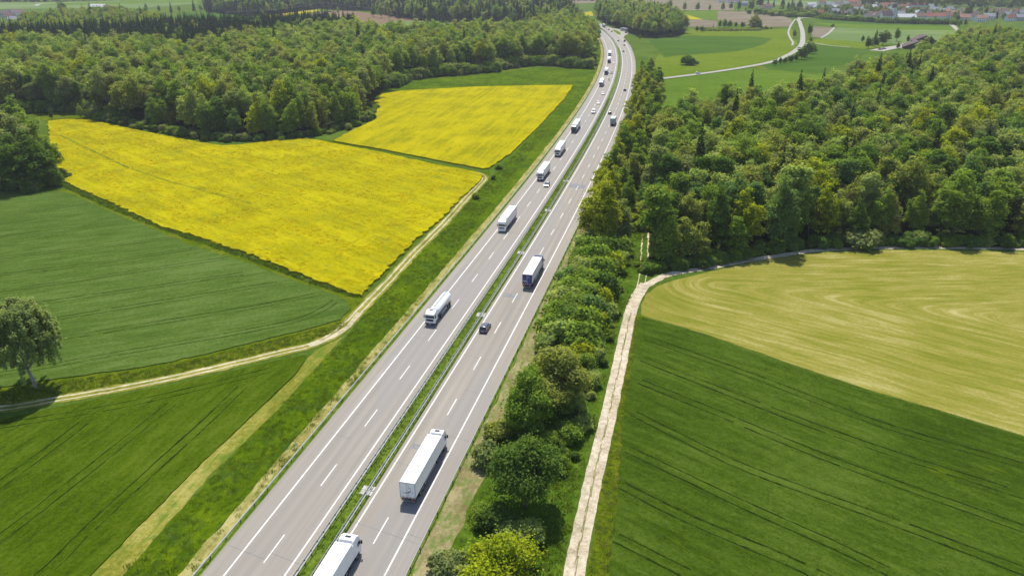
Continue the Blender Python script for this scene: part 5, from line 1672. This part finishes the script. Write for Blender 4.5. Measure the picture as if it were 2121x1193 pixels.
# vineyard-like rows of young bushes and village hedges as masses
def line_mass(name, ln, n, H, cols, label, spread=4.0, kinds=BUSH, cat='hedge'):
    L = smooth_line(GP(ln), 5)
    pr = [proto(k, c) for k in kinds for c in cols]
    rs = np.random.default_rng(n)
    P = []
    for i in range(n):
        q = L[rs.integers(0, len(L))]
        P.append((q.x + rs.normal() * spread, q.y + rs.normal() * spread))
    return scatter(name, P, pr, rs.random(n) * 6.28, H / kinds[0][2] * rs.uniform(.7, 1.25, n), rs.integers(0, len(pr), n), label, cat)


line_mass('hedge', [(1465, 64), (1500, 63.5), (1540, 64), (1575, 60)], 160, 2.6, ['pale green', 'yellow-green'], 'long row of pale young bushes below the distant hedge trees', 7)
line_mass('hedge', [(1700, 39), (1730, 42), (1780, 45), (1830, 48), (1900, 50), (1960, 51), (1985, 52)], 420, 5.5, ['dark green', 'mid green', 'blue-green'], 'dark garden hedge along the near side of the village', 3)
line_mass('hedge', [(1580, 30), (1620, 33), (1660, 36), (1700, 33)], 120, 7, ['mid green', 'pale green', 'dark green'], 'gardens and bushes at the left end of the village', 10)
line_mass('undergrowth', [(1345, 560), (1400, 551), (1480, 541), (1560, 528), (1640, 515), (1700, 509), (1850, 505), (2121, 507), (2300, 510)], 420, 2.3, ['dark green', 'mid green', 'mid green', 'blue-green'], 'low undergrowth along the foot of the right wood', 1.6, cat='undergrowth')
line_mass('undergrowth', [(235, 252), (300, 264), (400, 284), (480, 290), (560, 291), (640, 283), (700, 268), (740, 256), (768, 227)], 330, 2.6, ['dark green', 'mid green', 'grey-green'], 'low undergrowth along the foot of the left wood', 2.2, cat='undergrowth')
line_mass('undergrowth', [(800, 182), (850, 165), (950, 154), (1000, 150), (1100, 135), (1215, 142)], 460, 6, ['dark green', 'mid green', 'grey-green'], 'undergrowth along the far foot of the left wood', 2.6, cat='undergrowth')
line_mass('undergrowth', [(-200, 240), (-60, 240), (60, 233), (180, 232), (240, 250)], 220, 5, ['dark green', 'mid green', 'grey-green'], 'undergrowth at the left end of the left wood foot', 2.6, cat='undergrowth')
line_mass('undergrowth', [(-40, 396), (10, 394), (60, 394), (100, 384), (120, 372)], 60, 3.2, ['dark green', 'mid green', 'grey-green'], 'low foliage at the foot of the left corner trees', 2.0, cat='undergrowth')
line_mass('undergrowth', [(1262, 520), (1262, 560), (1246, 640), (1226, 720), (1206, 800), (1190, 860), (1168, 930)], 150, 1.3, ['mid green', 'pale green', 'dark green'], 'nettles and low scrub among the shrub belt', 1.8, cat='undergrowth')
line_mass('undergrowth', [(1318, 470), (1322, 420), (1330, 370), (1340, 320)], 160, 2.6, ['mid green', 'pale green', 'yellow-green'], 'scrub in the gap between tree row and right wood', 2.5, cat='undergrowth')


# ------------------------------------------------------------------ grass tufts
def tuft_mesh(seed, n, h, r, mat, w=.05):
    rs = np.random.default_rng(seed)
    vs, fs = [], []
    for i in range(n):
        a, d = rs.random() * 6.28, r * math.sqrt(rs.random())
        x, y = math.cos(a) * d, math.sin(a) * d
        hh = h * rs.uniform(.5, 1.2); b_ = rs.random() * 6.28
        lx, ly = rs.normal() * hh * .35, rs.normal() * hh * .35
        k = len(vs)
        vs += [(x - math.cos(b_) * w, y - math.sin(b_) * w, 0), (x + math.cos(b_) * w, y + math.sin(b_) * w, 0), (x + lx, y + ly, hh)]
        fs.append((k, k + 1, k + 2))
    me = bpy.data.meshes.new('tuft'); me.from_pydata(vs, [], fs); me.materials.append(mat); me.update()
    return me


GRS = {'bank': leaf_mat('blades_bank', (.115, .180, .006), .35), 'dark': leaf_mat('blades_dark', (.075, .130, .010), .35), 'dry': leaf_mat('blades_dry', (.30, .26, .10), .2), 'pale': leaf_mat('blades_pale', (.18, .25, .06), .3),
       'rape': leaf_mat('rape_flowers', (.52, .44, .004), .3), 'weed': leaf_mat('weeds', (.13, .20, .018), .35), 'wheat': leaf_mat('wheat_blades', (.10, .175, .014), .35)}


def tufts(name, poly, dens, specs, label, z=.04, near_y=1e9, cat='grass', seed=1, clump=0.0):
    w = GP(poly)
    A = np.array(w); x0, y0 = A.min(0); x1, y1 = A.max(0); y1 = min(y1, near_y)
    rs = np.random.default_rng(seed)
    n = int((x1 - x0) * (y1 - y0) * dens)
    P = np.stack([rs.uniform(x0, x1, n), rs.uniform(y0, y1, n)], 1)
    P = P[inside(P, w)]
    if clump:
        s = np.sin(P[:, 0] * .31 + 1.7 * np.sin(P[:, 1] * .17)) + np.sin(P[:, 1] * .23 + 2 * np.sin(P[:, 0] * .11))
        P = P[rs.random(len(P)) < np.clip(.45 + clump * s, .05, 1)]
    uv = np.array([PX(a, b) for a, b in P]) if len(P) else np.zeros((0, 2))
    P = P[(uv[:, 0] > -40) & (uv[:, 0] < 2160) & (uv[:, 1] < 1230)]
    pr = []
    for i, (c, nb, h, r, bw) in enumerate(specs):
        o = bpy.data.objects.new('tuft', tuft_mesh(seed * 10 + i, nb, h, r, GRS[c], bw)); pr.append(o)
    n = len(P)
    return scatter(name, P, pr, rs.random(n) * 6.28, rs.uniform(.6, 1.4, n), rs.integers(0, len(pr), n), label, cat, z=z)


tufts('long_grass', [(190, 1250), (711, 706), (763, 645), (800, 605), (860, 540), (921, 475), (985, 404), (1060, 326), (1120, 264), (1141, 264), (1060, 366), (1000, 445), (796, 725), (393, 1210), (330, 1290)], 2.6,
      [('bank', 22, .30, .5, .045), ('weed', 20, .34, .5, .045), ('bank', 18, .24, .5, .05), ('pale', 8, .40, .4, .03)], 'long uncut grass on the bank left of the motorway', clump=.2, seed=2)
tufts('long_grass', [(930, 1200), (1000, 1000), (1060, 880), (1130, 700), (1200, 560), (1262, 330), (1340, 300), (1342, 470), (1318, 600), (1286, 650), (1232, 880), (1193, 1029), (1158, 1200)], 2.4,
      [('weed', 22, .4, .5, .055), ('bank', 20, .35, .5, .05), ('pale', 12, .6, .35, .04), ('bank', 20, .4, .5, .05)], 'rough grass and weeds between shrubs and gravel track', clump=.3, seed=3)
tufts('track_grass', [(1218, 1200), (1244, 1029), (1276, 880), (1297, 761), (1319, 655), (1324, 668), (1314, 730), (1297, 848), (1283, 1010), (1264, 1200)], 5, [('bank', 16, .25, .4, .03), ('pale', 14, .3, .35, .03), ('dry', 10, .2, .3, .03)],
      'grass edge between gravel track and dark green crop', seed=4)
tufts('field_edge_grass', [(-20, 812), (159, 786), (297, 767), (424, 741), (557, 706), (637, 687), (706, 668), (722, 672), (690, 690), (573, 726), (345, 778), (111, 822), (-20, 842)], 3.5, [('bank', 18, .35, .45, .04), ('weed', 16, .4, .4, .04), ('dry', 8, .35, .3, .03)],
      'grass strip between young wheat and field track', seed=5)
tufts('field_edge_grass', [(114, 380), (217, 428), (280, 455), (402, 500), (500, 534), (640, 586), (735, 618), (752, 616), (640, 579), (500, 525), (402, 492), (280, 447), (158, 392), (112, 370)], 3.5, [('dark', 20, .6, .5, .05), ('weed', 18, .6, .45, .05), ('bank', 14, .4, .4, .04)],
      'green ditch grass between wheat and rapeseed', seed=6)
tufts('rape_blossom', RAPE_A, 1.15, [('rape', 26, .20, .55, .08), ('rape', 20, .16, .6, .07)], 'yellow blossom of the large rapeseed field', z=.56, cat='rapeseed', seed=7, clump=.25)
tufts('median_weeds', [tuple(PX(*along(s_, 2.1)[0])) for s_ in range(24, 500, 12)] + [tuple(PX(*along(s_, 3.9)[0])) for s_ in range(492, 24, -12)], 3.0, [('bank', 14, .28, .35, .03), ('pale', 12, .3, .3, .03), ('weed', 14, .3, .3, .035)], 'grass and weeds of the median strip', z=.05, seed=8)
tufts('crop_blades', WHEAT_C, 1.5, [('wheat', 26, .10, .6, .05), ('bank', 14, .09, .6, .05)], 'blades of the dark green crop right of the gravel track', z=.22, near_y=170, cat='crop', seed=9)
# ------------------------------------------------------------------ roadside things
pm = MB().box(-.06, .06, -.05, .05, 0, 1.0).mesh('post', M['white'])
pb = MB().box(-.063, .063, -.053, .053, .72, .88).mesh('black_band', M['black'])
n_ = 0
for off, side in ((-13.0, 'left'), (17.7, 'right')):
    for i in range(9):
        s_ = 44 + i * 50.0 + (0 if side == 'left' else 14)
        p, a = along(s_, off)
        rt = empty('marker_post', (p.x, p.y, .05), a, f"{ORD[i]} white marker post from the camera on the {side} verge of the motorway", 'marker post', 'marker posts along the motorway')
        link_mesh('post', pm, rt); link_mesh('black_band', pb, rt)

# direction sign seen from behind
p, a = along(near(G(1243, 141))[0], -16.5)
rt = empty('road_sign', (p.x, p.y, 0), a, 'dark sign board on two posts, seen beside the left edge of the motorway bend', 'road sign')
MB().box(-.05, .05, -1.7, 1.7, 1.3, 3.3).build('board', M['chassis'], rt)
for s in (-1.2, 1.2): MB().tube((.1, s, 0), (.1, s, 3.2), .06, n=6).build('post', M['zinc'], rt)
x, y = G(1199, 517)
rt = empty('road_sign', (x, y, 0), .9, 'low brown board leaning beside the verge, under the tall golden-green tree', 'board')
MB().box(-.04, .04, -1.1, 1.1, .3, 1.5).build('board', M['timber'], rt)
for s in (-.9, .9): MB().box(.04, .12, s - .05, s + .05, 0, 1.4).build('post', M['timber'], rt)

# timber stacks by the meadow track
lm = MB().tube((-2.0, 0, 0), (2.0, 0, 0), .22, n=8).mesh('log', M['offwhite'])
for j, (px, nr, lab) in enumerate((((1073, 139), 5, 'left pile of pale logs at the foot of the left wood'), ((1088, 133), 6, 'right pile of pale logs at the foot of the left wood'))):
    x, y = G(*px)
    rt = empty('log_pile', (x, y, .06), .3, lab, 'log pile', 'log piles')
    for r in range(3):
        for c_ in range(nr - r):
            o = link_mesh('log', lm, rt); o.location = (0, (c_ - (nr - r) / 2) * .46, .22 + r * .38)

# tractor on the brown field
x, y = G(683, 26)
t = empty('tractor', (x, y, .1), 2.6, 'tiny tractor with white cab at the left tip of the brown field', 'tractor')
MB().box(-.2, 2.0, -.45, .45, .9, 1.6).build('bonnet', M['red'], t, bevel=.05)
MB().box(-1.5, -.1, -.8, .8, 1.3, 2.7).build('cab', M['glass'], t)
MB().box(-1.6, 0, -.9, .9, 2.7, 2.85).build('roof', M['white'], t)
for s in (-1, 1):
    for xx, r_ in ((-1.0, .9), (1.5, .6)):
        o = link_mesh('wheel', MB().tube((0, -.25, 0), (0, .25, 0), r_, n=14).mesh('wheel', M['rubber']), t); o.location = (xx, .85 * s, r_)

# power line
poles = [(471, 48, 15.5), (672, 24, 16.0), (1050, 54, 17), (1256, 62, 17.5), (1330, 60, 18)]
tops = []
for i, (u, v, H) in enumerate(poles):
    x, y = G(u, v)
    rt = empty('power_pole', (x, y, 0), 0, ['power pole farthest left, before the far dark wood', 'power pole at the left tip of the brown field', 'power pole in the middle of the far wood', 'power pole near the far motorway bend', 'power pole in the far grove'][i], 'power pole', 'poles of the distant power line')
    MB().tube((0, 0, 0), (0, 0, H), .22, .14, n=8).build('pole', M['concrete'], rt)
    MB().box(-.08, .08, -1.5, 1.5, H - .5, H - .35).build('crossarm', M['zinc'], rt)
    for k_ in (-1.4, 0, 1.4): MB().tube((0, k_, H - .35), (0, k_, H - .05), .06, n=6).build('insulator', M['white'], rt)
    tops.append((x, y, H))
for i in range(len(tops) - 1):
    a_, b_ = Vector(tops[i]), Vector(tops[i + 1])
    for k_ in (-1.4, 0, 1.4):
        mb = MB(); prev = None
        for j in range(25):
            q = a_.lerp(b_, j / 24) + Vector((0, k_, -.05 - 5.0 * 4 * (j / 24) * (1 - j / 24) * ((b_ - a_).length / 400)))
            if prev is not None: mb.tube(prev, q, .035, n=4, cap=False)
            prev = q
        o = mb.build('power_line_wire', M['zinc'])
        tag(o, f"{['near', 'middle', 'far'][int((1.4 - k_) / 1.4)] if False else {-1.4: 'nearest', 0: 'middle', 1.4: 'farthest'}[k_]} wire of the {ORD[i]} span of the distant power line from the left", 'wire', 'wires of the distant power line')

# ------------------------------------------------------------------ barn and village
M['roof_brown'] = plain('brown_tiles', (.085, .055, .055), .85, .2, 0, .15, .3)
ROOFS = {'red': plain('red_tiles', (.25, .095, .07), .85, .2, 0, .25, .25), 'brown': plain('brown_clay_tiles', (.20, .115, .10), .85, .2, 0, .2, .25), 'purple': plain('weathered_tiles', (.17, .125, .13), .85, .2, 0, .2, .25),
         'grey': plain('grey_roof', (.24, .25, .27), .7, .3, 0, .12, .25), 'orange': plain('orange_tiles', (.33, .19, .13), .85, .2, 0, .2, .25), 'white': plain('white_roof', (.48, .48, .47), .7, .3, 0, .08, .25)}
WALLS = {'white': plain('white_render', (.70, .69, .66), .9, .2, 0, .08, .3), 'cream': plain('cream_render', (.60, .55, .44), .9, .2, 0, .1, .3), 'grey': plain('grey_render', (.42, .42, .42), .9, .2, 0, .1, .3), 'timber': M['timber']}


def house_meshes(L, Wd, H, R_):
    """gabled house, ridge along x"""
    w = MB()
    w.add([(-L, -Wd, 0), (L, -Wd, 0), (L, Wd, 0), (-L, Wd, 0), (-L, -Wd, H), (L, -Wd, H), (L, Wd, H), (-L, Wd, H), (-L, 0, H + R_), (L, 0, H + R_)],
          [(0, 1, 5, 4), (2, 3, 7, 6), (1, 2, 6, 9, 5), (3, 0, 4, 8, 7)])
    wall = w.mesh('wall', WALLS['white'])
    r = MB(); e = .5; k = R_ / Wd; th = .22
    for s in (-1, 1):
        y0, z0 = (Wd + e) * s, H - e * k
        vs = [(-L - e, y0, z0 + .05), (L + e, y0, z0 + .05), (L + e, 0, H + R_ + .05), (-L - e, 0, H + R_ + .05)]
        r.add(vs + [(a, b, c + th) for a, b, c in vs], [(0, 1, 2, 3), (7, 6, 5, 4), (0, 4, 5, 1), (1, 5, 6, 2), (3, 2, 6, 7), (0, 3, 7, 4)])
    roof = r.mesh('roof', ROOFS['red'])
    ch = MB().box(L * .3, L * .3 + .7, .4, 1.1, H + R_ - 1.2, H + R_ + 1.0).mesh('chimney', ROOFS['brown'])
    win = MB().box(-.55, .55, -.04, .04, -.7, .7).mesh('window', M['glass'])
    door = MB().box(-.5, .5, -.05, .05, 0, 2.1).mesh('door', M['timber'])
    slots = []
    n = max(2, int(L * 2 / 3.2))
    for i in range(n):
        x = -L + (i + .5) * 2 * L / n
        for z in (1.6, 4.3):
            if z + 1 > H: continue
            for s in (-1, 1):
                if z < 2 and i == n // 2 and s < 0: continue
                slots.append((x, (Wd + .02) * s, z, 0))
    for s in (-1, 1):
        for y in (-Wd * .45, Wd * .45):
            for z in (1.6, 4.3):
                if z + 1 <= H + .6: slots.append(((L + .02) * s, y, z, math.pi / 2))
        slots.append(((L + .02) * s, 0, H + R_ * .35, math.pi / 2))
    return wall, roof, ch, win, door, slots, n, Wd


HS = [house_meshes(6.0, 4.6, 5.4, 4.2), house_meshes(8.5, 5.2, 5.6, 4.4), house_meshes(14, 6.5, 5.0, 4.6), house_meshes(5.0, 4.2, 3.4, 3.6)]


def house(px, size, rz, roofc, wallc, label, group='houses of the village', world=None):
    wall, roof, ch, win, door, slots, n, Wd = HS[size]
    x, y = world or G(*px)
    rt = empty('house' if size != 2 else 'farm_building', (x, y, 0), rz, label, 'house' if size != 2 else 'barn', group)
    o = link_mesh('wall', wall, rt); set_mat(o, WALLS[wallc])
    r = link_mesh('roof', roof, rt); set_mat(r, ROOFS[roofc])
    link_mesh('chimney', ch, r)
    for (a, b, c, d) in slots:
        q = link_mesh('window', win, rt); q.location = (a, b, c); q.rotation_euler = (0, 0, d)
    q = link_mesh('door', door, rt); q.location = (0, -Wd - .03, 0)
    return rt


HL = [((1697, 34), 0, .3, 'red', 'white', 'white house with bright red roof at the left end of the village, by the road'), ((1682, 27), 3, .2, 'brown', 'white', 'low house just left of the bright red roof'), ((1680, 17), 1, 0, 'white', 'white', 'long white building at the upper left of the village'),
      ((1681, 21), 0, 0, 'grey', 'grey', 'grey-walled house below the long white building'), ((1700, 12), 0, .2, 'brown', 'white', 'small house right of the long white building'), ((1718, 16), 1, .1, 'grey', 'white', 'pale grey house above the street at the village\'s left third'),
      ((1737, 13), 2, .05, 'purple', 'white', 'long hall with pale ridge at the top of the village'), ((1765, 10), 2, .0, 'red', 'cream', 'large red roof at the top middle of the village'), ((1729, 22), 0, .1, 'white', 'cream', 'cream house with flat pale roof'),
      ((1728, 31), 1, .4, 'grey', 'grey', 'grey house right of the bright red roof'), ((1746, 32), 3, .0, 'purple', 'timber', 'dark timber barn beside the village street'), ((1759, 30), 0, 1.2, 'brown', 'white', 'brown-roofed house beside the timber barn'),
      ((1776, 27), 1, .0, 'grey', 'white', 'house with broad light grey roof in the middle of the village'), ((1793, 28), 3, .3, 'grey', 'white', 'small grey-roofed house right of the broad grey roof'), ((1808, 21), 0, .1, 'white', 'white', 'house with shining white roof'),
      ((1796, 42), 0, .2, 'purple', 'white', 'purple-brown roofed house at the front of the village'), ((1812, 40), 0, 1.3, 'brown', 'white', 'brown-roofed house behind the front hedge, left of the church'), ((1826, 42), 1, .1, 'purple', 'cream', 'wide purple-roofed house left of the church'),
      ((1836, 17), 2, .05, 'red', 'white', 'long red roof behind the church'), ((1868, 21), 1, .2, 'red', 'white', 'red-roofed house right behind the church'), ((1886, 17), 1, .0, 'red', 'white', 'red double roof at the upper right of the church'), ((1905, 17), 1, .05, 'red', 'white', 'rightmost of the red roofs above the church'),
      ((1864, 36), 0, .0, 'grey', 'grey', 'pale grey house right of the church tower'), ((1875, 43), 2, .02, 'white', 'cream', 'long cream building with white roof edge right of the church'), ((1904, 42), 1, .1, 'brown', 'white', 'brown roofed house left of the long red barn'),
      ((1935, 41), 2, -.05, 'red', 'white', 'long red-roofed barn with two small gables near the right road'), ((1958, 40), 1, -.1, 'brown', 'white', 'right end house adjoining the long red barn'), ((1933, 27), 1, .0, 'grey', 'white', 'white house with grey roof behind the long red barn'),
      ((1952, 30), 1, .2, 'grey', 'white', 'pale house behind the right end of the long red barn'), ((1976, 36), 1, .1, 'orange', 'white', 'orange-roofed house right of the long red barn'), ((1988, 33), 0, 1.0, 'purple', 'white', 'purple-roofed house behind the orange roof'),
      ((1994, 44), 1, .0, 'orange', 'cream', 'low orange-cream building by the right village road'), ((2011, 42), 0, .4, 'purple', 'white', 'blue-white gabled house right of the dark conifer'), ((2030, 46), 1, .1, 'orange', 'white', 'orange roof peeping over the right wood'),
      ((2070, 36), 0, .1, 'purple', 'white', 'white apartment house at the right, before the far wood'), ((2085, 38), 0, .1, 'grey', 'white', 'second white apartment house at the right'), ((2100, 38), 0, .1, 'purple', 'white', 'third white apartment house at the right'),
      ((2113, 44), 1, .0, 'grey', 'grey', 'grey house at the right edge of the photo'), ((2116, 34), 0, .1, 'grey', 'white', 'white house at the right edge, farther back'), ((1590, 20), 1, .1, 'brown', 'cream', 'low building among dark trees left of the village'),
      ((1579, 20), 3, .0, 'brown', 'white', 'small brown-roofed house left of the low building'), ((1541, 13), 0, .1, 'grey', 'grey', 'grey shed between the two dark round far trees'), ((1518, 7), 2, .0, 'brown', 'white', 'long farm building at the top, above the tree row'),
      ((1496, 6), 1, .0, 'white', 'white', 'pale hall at the top, left of the long farm building'), ((1705, 8), 3, .0, 'brown', 'white', 'tiny house at the top of the village'), ((1790, 6), 0, .3, 'purple', 'grey', 'tall grey house at the top middle of the village'),
      ((1800, 9), 0, .0, 'red', 'white', 'red-roofed house at the top middle of the village'), ((1815, 12), 3, .5, 'white', 'white', 'tiny white house behind the shining roof'), ((205, 20), 2, .05, 'white', 'white', 'long white hall far at the upper left'),
      ((222, 19), 3, .0, 'purple', 'timber', 'dark shed right of the long white hall, upper left'), ((35, 33), 2, .1, 'purple', 'white', 'long purple-roofed farm building at the upper left edge'), ((22, 42), 0, .3, 'brown', 'white', 'white-gabled house below the purple roofs, upper left'),
      ((28, 49), 0, .5, 'grey', 'white', 'white house nearest of the upper left hamlet'), ((10, 36), 1, .1, 'purple', 'cream', 'house at the very left edge of the upper left hamlet'), ((1198, 34), 1, .1, 'purple', 'white', 'farm shed behind the yellow patch left of the far motorway'),
      ((2036, 125), 0, .6, 'orange', 'white', 'orange roof almost hidden in the right wood')]
rs_ = random.Random(9)
CN = {'red': 'red', 'brown': 'brown', 'purple': 'purple-brown', 'grey': 'grey', 'orange': 'orange'}
for i, (u, v) in enumerate(((1655, 14), (1668, 25), (1690, 22), (1712, 24), (1724, 12), (1742, 21), (1750, 14), (1758, 19), (1770, 20), (1783, 14), (1788, 22), (1801, 33), (1817, 34), (1824, 25), (1830, 33), (1846, 26), (1852, 18), (1860, 14), (1872, 30), (1880, 25), (1893, 24),
                            (1900, 34), (1912, 29), (1921, 35), (1926, 20), (1943, 34), (1950, 38), (1963, 33), (1966, 26), (1984, 28), (2001, 30), (2018, 36), (2046, 42), (2056, 31), (2090, 45), (2080, 31), (2105, 32))):
    rc = rs_.choice(['red', 'brown', 'purple', 'purple', 'grey', 'orange'])
    col_ = 'left third' if u < 1760 else 'middle' if u < 1860 else 'right third' if u < 1985 else 'right end'
    dep_ = 'back' if v < 22 else 'middle' if v < 32 else 'front'
    HL.append(((u, v), rs_.choice([0, 0, 1, 3]), rs_.choice([0, .15, 1.5, .4, -.2]), rc, rs_.choice(['white', 'cream', 'white', 'grey']), f"small {CN[rc]}-roofed house, {ORD[i]} of the lesser village houses, {dep_} row, {col_}"))
for px, sz, rz, rc, wc, lab in HL:
    house(px, sz, rz, rc, wc, lab, 'houses of the village' if px[0] > 1640 else 'outlying farm houses')

# more trees inside the village
VT = [(1641, 28, 20, 'dark green'), (1655, 26, 22, 'dark green'), (1574, 16, 24, 'copper'), (1590, 15, 18, 'spruce'), (1602, 16, 17, 'spruce'), (1620, 18, 18, 'dark green'), (1632, 22, 16, 'dark green'), (1640, 16, 20, 'spruce'), (1665, 33, 10, 'pale green'), (1650, 34, 10, 'mid green'), (1708, 24, 14, 'mid green'),
      (1715, 33, 10, 'mid green'), (1752, 22, 14, 'mid green'), (1787, 18, 22, 'blue-green'), (1795, 34, 10, 'olive green'), (1783, 35, 12, 'mid green'), (1822, 30, 17, 'dark green'), (1818, 45, 9, 'dark green'), (1845, 48, 8, 'dark green'), (1885, 34, 13, 'dark green'), (1890, 48, 10, 'dark green'), (1897, 30, 11, 'mid green'),
      (1912, 36, 9, 'mid green'), (1935, 50, 11, 'dark green'), (1962, 50, 10, 'dark green'), (1983, 47, 12, 'dark green'), (2003, 38, 20, 'dark green'), (2010, 34, 22, 'spruce'), (2025, 35, 16, 'mid green'), (2040, 34, 17, 'mid green'), (2055, 36, 16, 'pale green'), (2064, 40, 14, 'spruce'), (2078, 44, 12, 'dark green'),
      (1998, 54, 11, 'mid green'), (1985, 58, 9, 'mid green'), (1862, 26, 11, 'mid green'), (1770, 36, 9, 'mid green'), (1740, 24, 9, 'pale green'), (1955, 23, 12, 'blue-green'), (1920, 24, 11, 'mid green'), (1841, 9, 16, 'pale green'), (1875, 10, 16, 'pale green')]
for i, (u, v, H, c) in enumerate(VT):
    sd_ = lambda q: 0 if q < 1670 else 1 if q < 1760 else 2 if q < 1850 else 3 if q < 1960 else 4
    rk = ORD[sum(1 for w in VT if w[3] == c and sd_(w[0]) == sd_(u) and (w[0], w[1]) < (u, v))]
    side = 'left end' if u < 1670 else 'left third' if u < 1760 else 'middle' if u < 1850 else 'right third' if u < 1960 else 'right end'
    k = SPRUCE[i % 3] if c == 'spruce' else EDGE[i % 3]
    plant('spruce_tree' if c == 'spruce' else 'broadleaf_tree', k, *G(u, v), c, ('tall dark copper-leaved tree among the conifers left of the village' if c == 'copper' else f"{'dark pointed' if c == 'spruce' else c} garden tree, {rk} from the left at the {side} of the village"), 'tree',
          f"garden trees at the {side} of the village" if c != 'copper' else None, H=H, wide=1.0)

line_mass('garden_trees', [(1650, 30), (1700, 28), (1760, 25), (1820, 24), (1880, 28), (1940, 34), (2000, 36), (2060, 40)], 420, 9, ['dark green', 'mid green', 'olive green', 'pale green'], 'garden trees and bushes among the village houses', 42, kinds=EDGE[:2], cat='trees')
# church
x, y = G(1848, 44)
rt = empty('church', (x, y, 0), .15, 'village church with a white tower and a steep dark roof', 'church')
MB().box(-2.6, 2.6, -2.6, 2.6, 0, 19).build('tower', WALLS['white'], rt)
MB().add([(-2.9, -2.9, 19), (2.9, -2.9, 19), (2.9, 2.9, 19), (-2.9, 2.9, 19), (-2.9, 0, 25), (2.9, 0, 25)], [(0, 1, 5, 4), (2, 3, 4, 5), (1, 2, 5), (3, 0, 4), (0, 3, 2, 1)]).build('tower_roof', ROOFS['brown'], rt)
for s in (-1, 1):
    for z in (9, 15.5):
        MB().box(-.5, .5, 2.6 * s - .05, 2.6 * s + .05, z, z + 1.8).build('window', M['glass'], rt)
MB().tube((-2.65, 0, 13.2), (-2.6, 0, 13.2), 1.0, n=16).tube((0, -2.66, 13.2), (0, -2.6, 13.2), 1.0, n=16).build('clock_face', M['navy'], rt)
nv = MB().add([(-20, -5, 0), (-2.7, -5, 0), (-2.7, 5, 0), (-20, 5, 0), (-20, -5, 8), (-2.7, -5, 8), (-2.7, 5, 8), (-20, 5, 8), (-20, 0, 14.5), (-2.7, 0, 14.5)], [(0, 1, 5, 4), (2, 3, 7, 6), (1, 2, 6, 9, 5), (3, 0, 4, 8, 7)])
nave = nv.build('nave', WALLS['white'], rt)
MB().add([(-20.4, -5.5, 7.4), (-2.4, -5.5, 7.4), (-2.4, 0, 14.8), (-20.4, 0, 14.8), (-20.4, 5.5, 7.4), (-2.4, 5.5, 7.4)], [(0, 1, 2, 3), (3, 2, 5, 4)]).build('nave_roof', ROOFS['purple'], nave)
for i in range(4):
    for s in (-1, 1): MB().box(-17.5 + i * 4, -16.5 + i * 4, 5 * s - .04, 5 * s + .04, 3, 6.5).build('window', M['glass'], nave)

# big brown barn: two gabled halls side by side
for i, (px, L, Wd, H, Rr, rz, lab) in enumerate((((1897, 101), 10.5, 12.0, 2.4, 5.0, R(70), 'front hall of the big brown barn, its broad gable towards the wood'), ((1912, 90), 11, 11.5, 3.2, 5.2, R(72), 'rear hall of the big brown barn'))):
    x, y = G(*px)
    rt = empty('barn', (x, y, 0), rz, lab, 'barn', 'halls of the brown barn')
    MB().add([(-L, -Wd, 0), (L, -Wd, 0), (L, Wd, 0), (-L, Wd, 0), (-L, -Wd, H), (L, -Wd, H), (L, Wd, H), (-L, Wd, H), (-L, 0, H + Rr), (L, 0, H + Rr)], [(0, 1, 5, 4), (2, 3, 7, 6), (1, 2, 6, 9, 5), (3, 0, 4, 8, 7)]).build('wall', M['timber'], rt)
    r = MB(); e = 1.0; k = Rr / Wd
    for s in (-1, 1):
        vs = [(-L - e, (Wd + e) * s, H - e * k + .06), (L + e, (Wd + e) * s, H - e * k + .06), (L + e, 0, H + Rr + .06), (-L - e, 0, H + Rr + .06)]
        r.add(vs + [(a, b, c + .3) for a, b, c in vs], [(0, 1, 2, 3), (7, 6, 5, 4), (0, 4, 5, 1), (1, 5, 6, 2), (3, 2, 6, 7), (0, 3, 7, 4)])
    r.build('roof', M['roof_brown'], rt)
    for j in (-.5, .3): MB().box(-L - .08, -L, Wd * j - 1.8, Wd * j + 1.8, 0, 3.8).build('gate', M['chassis'], rt)

# ------------------------------------------------------------------ haze
hz = MB().box(-5600, 5600, -500, 6600, -1.0, 84.0).mesh('haze', bpy.data.materials.new('haze_air'))
hm = hz.materials[0]; hm.use_nodes = True; t_ = hm.node_tree; t_.nodes.clear()
pv = t_.nodes.new('ShaderNodeVolumePrincipled'); oo = t_.nodes.new('ShaderNodeOutputMaterial')
pv.inputs['Color'].default_value = (.90, .93, 1.0, 1)
pv.inputs['Density'].default_value = .00007
pv.inputs['Anisotropy'].default_value = .2
t_.links.new(pv.outputs[0], oo.inputs['Volume'])
tag(link_mesh('haze', hz), kind='stuff')
